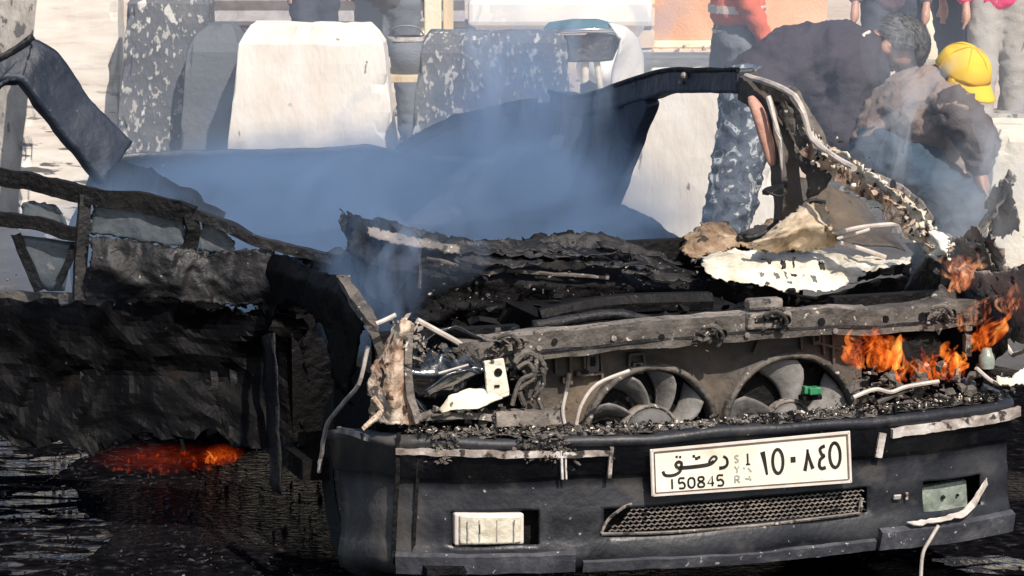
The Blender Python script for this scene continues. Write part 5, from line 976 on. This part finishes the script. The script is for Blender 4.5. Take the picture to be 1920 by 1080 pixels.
fire('thin yellow-orange flame at the right edge above the bumper corner', [(1880, 590), (1900, 580)], .05, .022, .1, 10, 7, M['flamepale'], (.3, 0, 0))
def gfire(label, pix, r0, h, n, seed, m):
    P = [hit(x, y, V3((0, 0, .01)), Z_) for x, y in pix]; c = sum(P, V3((0, 0, 0))) / len(P)
    o = obj('flame', tongues([p - c for p in P], r0, h, n, seed), m, None, True); o.location = c; return tag(o, label, 'fire', 'flames burning on the wreck')
def glow(label, px, py, rad, K_, c0, c1, seed):
    c = hit(px, py, V3((0, 0, 0)), Z_); V, Fc = ellipsoid((0, 0, 0), (1, 1, 1), None, 14, .2, 1.7, seed); o = obj('flame', (V, Fc), None, None, True); o.location = c + Z_ * (rad[2] * .75); o.scale = rad
    m = bpy.data.materials.new('ember_glow'); m.use_nodes = True; N, K = m.node_tree.nodes, m.node_tree.links; N.remove(N['Principled BSDF'])
    co = N.new('ShaderNodeTexCoord'); ln = N.new('ShaderNodeVectorMath'); ln.operation = 'LENGTH'; K.new(co.outputs['Object'], ln.inputs[0])
    fa = N.new('ShaderNodeMapRange'); fa.interpolation_type = 'SMOOTHSTEP'; fa.inputs[1].default_value = .0; fa.inputs[2].default_value = .95; fa.inputs[3].default_value = 1; fa.inputs[4].default_value = 0; K.new(ln.outputs['Value'], fa.inputs[0])
    n = N.new('ShaderNodeTexNoise'); n.inputs['Scale'].default_value = 4.5; n.inputs['Detail'].default_value = 6; n.inputs['Distortion'].default_value = 2; K.new(co.outputs['Object'], n.inputs[0])
    nr = N.new('ShaderNodeMapRange'); nr.inputs[1].default_value = .44; nr.inputs[2].default_value = .64; K.new(n.outputs[0], nr.inputs[0])
    mu = N.new('ShaderNodeMath'); mu.operation = 'MULTIPLY'; K.new(fa.outputs[0], mu.inputs[0]); K.new(nr.outputs[0], mu.inputs[1])
    cr = N.new('ShaderNodeValToRGB'); ramp(cr, [(0, c0), (1, c1)]); K.new(mu.outputs[0], cr.inputs[0])
    m2 = N.new('ShaderNodeMath'); m2.operation = 'MULTIPLY'; m2.inputs[1].default_value = K_; K.new(mu.outputs[0], m2.inputs[0])
    e = N.new('ShaderNodeEmission'); K.new(cr.outputs[0], e.inputs[0]); K.new(m2.outputs[0], e.inputs[1]); K.new(e.outputs[0], N['Material Output'].inputs['Volume'])
    o.data.materials.append(m); return tag(o, label, 'fire', 'flames burning on the wreck')
gfire('scattered red embers across the dull glow under the sill', [(215, 884), (260, 858), (300, 888), (345, 852), (390, 880)], .02, .016, 60, 31, M['ember'])
gfire('small ragged flames at the right end of the ground glow', [(388, 868), (412, 872), (438, 866)], .014, .04, 16, 8, M['flame'])
glow('low red-orange fire on the ground under the open door', 415, 868, (.09, .14, .035), 8, (1, .06, .006), (1, .22, .02), 3)
glow('dull red glow spread on the wet ground under the sill', 300, 872, (.28, .26, .03), 2.0, (1, .05, .01), (1, .13, .015), 5)

# ------------------------------------------------------------------ smoke
def smoke(label, c, r, dens, col, seed, scale=1.2, th=.42, wd=.35, rot=(0, 0, 0), stretch=(1, 1, 1), edge=(.35, .92), floor=0.0):
    V, Fc = ellipsoid((0, 0, 0), (1, 1, 1), None, 20, .12, 1.6, seed); o = obj('smoke', (V, Fc), None, None, True); o.location = c; o.scale = r; o.rotation_euler = rot
    m = bpy.data.materials.new('smoke'); m.use_nodes = True; N, K = m.node_tree.nodes, m.node_tree.links; N.remove(N['Principled BSDF']); out = N['Material Output']
    co = N.new('ShaderNodeTexCoord'); mp = N.new('ShaderNodeMapping'); mp.inputs['Scale'].default_value = stretch; mp.inputs['Location'].default_value = (seed * 3.3, seed, 0); K.new(co.outputs['Object'], mp.inputs[0])
    n = N.new('ShaderNodeTexNoise'); n.inputs['Scale'].default_value = scale; n.inputs['Detail'].default_value = 6; n.inputs['Roughness'].default_value = .6; n.inputs['Distortion'].default_value = 1.6; K.new(mp.outputs[0], n.inputs[0])
    r1 = N.new('ShaderNodeMapRange'); r1.inputs[1].default_value = th; r1.inputs[2].default_value = th + wd; r1.inputs[3].default_value = floor; K.new(n.outputs[0], r1.inputs[0])
    ln = N.new('ShaderNodeVectorMath'); ln.operation = 'LENGTH'; K.new(co.outputs['Object'], ln.inputs[0])
    r2_ = N.new('ShaderNodeMapRange'); r2_.interpolation_type = 'SMOOTHSTEP'; r2_.inputs[1].default_value = edge[0]; r2_.inputs[2].default_value = edge[1]; r2_.inputs[3].default_value = 1; r2_.inputs[4].default_value = 0; K.new(ln.outputs['Value'], r2_.inputs[0])
    mu = N.new('ShaderNodeMath'); mu.operation = 'MULTIPLY'; K.new(r1.outputs[0], mu.inputs[0]); K.new(r2_.outputs[0], mu.inputs[1])
    m2 = N.new('ShaderNodeMath'); m2.operation = 'MULTIPLY'; m2.inputs[1].default_value = dens; K.new(mu.outputs[0], m2.inputs[0])
    pv = N.new('ShaderNodeVolumePrincipled'); pv.inputs['Color'].default_value = (*col, 1); pv.inputs['Anisotropy'].default_value = .0; K.new(m2.outputs[0], pv.inputs['Density']); K.new(pv.outputs[0], out.inputs['Volume'])
    o.data.materials.append(m); return tag(o, label, 'smoke', None, 'stuff')
BLUE = (.29, .44, .68)
cw_ = lambda u, v, z: CAR0 + CU * u + CV * v + Z_ * z
smoke('blue smoke lying in the gutted cabin', cw_(.70, 2.85, .66), (1.25, 2.05, .45), 1.9, BLUE, 1, 2.0, .44, .18, (-.15, 0, ANG), (1, .8, .6), (.6, .97), .22)
smoke('blue plume rising from the rear quarter past the black block', cw_(1.25, 2.6, .98), (.42, .75, .55), 3.4, (.34, .5, .76), 2, 1.8, .42, .22, (0, .2, ANG), (1, 1, .5), (.3, .95), .12)
smoke('thin blue smoke curling over the left front wing', cw_(.2, .9, .82), (.2, .3, .34), 5.0, BLUE, 3, 1.8, .42, .22, (0, 0, 0), (1, 1, .5))
smoke('pale grey smoke rising from the right front fire past the crouching man', cw_(2.05, .65, .9), (.36, .5, .42), 2.2, (.74, .82, .92), 4, 1.9, .42, .2, (0, .2, 0), (1, 1, .55), (.2, .95), .04)
smoke('faint veil of smoke drifting between the wreck and the concrete blocks', V3((.1, 11.9, .95)), (3.2, 1.6, 1.0), .20, (.62, .74, .9), 5, 1.4, .35, .35, (0, 0, 0), (1, 1, 1), (.5, .98), .25)

def wisps(label, starts, n, hgt, wid, dens, col, seed, lean=(.1, 0, 0)):
    """curling tendrils: thin twisted ribbons of smoke"""
    r = random.Random(seed); sh_ = []
    for i in range(n):
        p = V3(starts[i % len(starts)]) + V3((r.gauss(0, .06), r.gauss(0, .08), r.gauss(0, .03))); q = [p.copy()]; k = hgt * r.uniform(.6, 1.2); ph = r.uniform(0, 6)
        for j in range(1, 7):
            f = j / 6; q.append(p + V3((lean[0] * f * f + .16 * f * math.sin(ph + 4.2 * f), lean[1] * f + .1 * f * math.cos(ph + 3 * f), k * f)))
        q = smooth_path(q, 6); m = len(q); sec = []
        for j in range(m):
            f = j / (m - 1); a0 = ph + 2.6 * f; ww = wid * (.25 + 1.1 * f) * (1 - f ** 4) * r.uniform(.9, 1.1) + .004; th = ww * .28
            sec.append([(ww * math.cos(a) * math.cos(a0) - th * math.sin(a) * math.sin(a0), ww * math.cos(a) * math.sin(a0) + th * math.sin(a) * math.cos(a0)) for a in [2 * math.pi * t / 12 for t in range(12)]])
        sh_.append(sweep(q, sec, (.1, .95, .1), amp=wid * .35, freq=5, seed=seed + i))
    o = obj('smoke', sh_, None, None, True); m = bpy.data.materials.new('smoke_wisp'); m.use_nodes = True; N, K = m.node_tree.nodes, m.node_tree.links; N.remove(N['Principled BSDF'])
    pv = N.new('ShaderNodeVolumePrincipled'); pv.inputs['Color'].default_value = (*col, 1); pv.inputs['Density'].default_value = dens; K.new(pv.outputs[0], N['Material Output'].inputs['Volume'])
    o.data.materials.append(m); return tag(o, label, 'smoke', None, 'stuff')
wisps('thin blue wisps curling up from the gutted cabin', [cw_(.5, 2.2, .62), cw_(.9, 2.0, .62), cw_(1.2, 2.4, .7), cw_(.3, 2.9, .6), cw_(.8, 3.2, .6)], 12, .5, .10, 1.7, (.5, .66, .92), 3)
wisps('blue-grey wisps climbing past the black block from the rear quarter', [cw_(1.3, 2.8, .8), cw_(1.45, 2.4, .85), cw_(1.1, 2.6, .8)], 11, 1.0, .13, 2.3, (.62, .74, .93), 9, (.1, 0, 0))
wisps('grey wisps rising off the burning right front corner', [cw_(1.75, .45, .8), cw_(1.85, .6, .85), cw_(1.9, .35, .8), cw_(1.7, .8, .9)], 12, .6, .09, 2.3, (.8, .86, .94), 14, (.12, 0, 0))
wisps('faint wisp over the left headlamp pocket', [cw_(.2, .7, .72), cw_(.3, .8, .74)], 4, .35, .07, 3.0, (.5, .64, .88), 21)
smoke('thin bluish smoke hanging in the open door frame', cw_(-.35, 1.75, .78), (.62, .5, .26), 1.3, (.4, .52, .72), 8, 2.0, .4, .25, (0, 0, .2), (1, 1, 1), (.4, .95), .15)
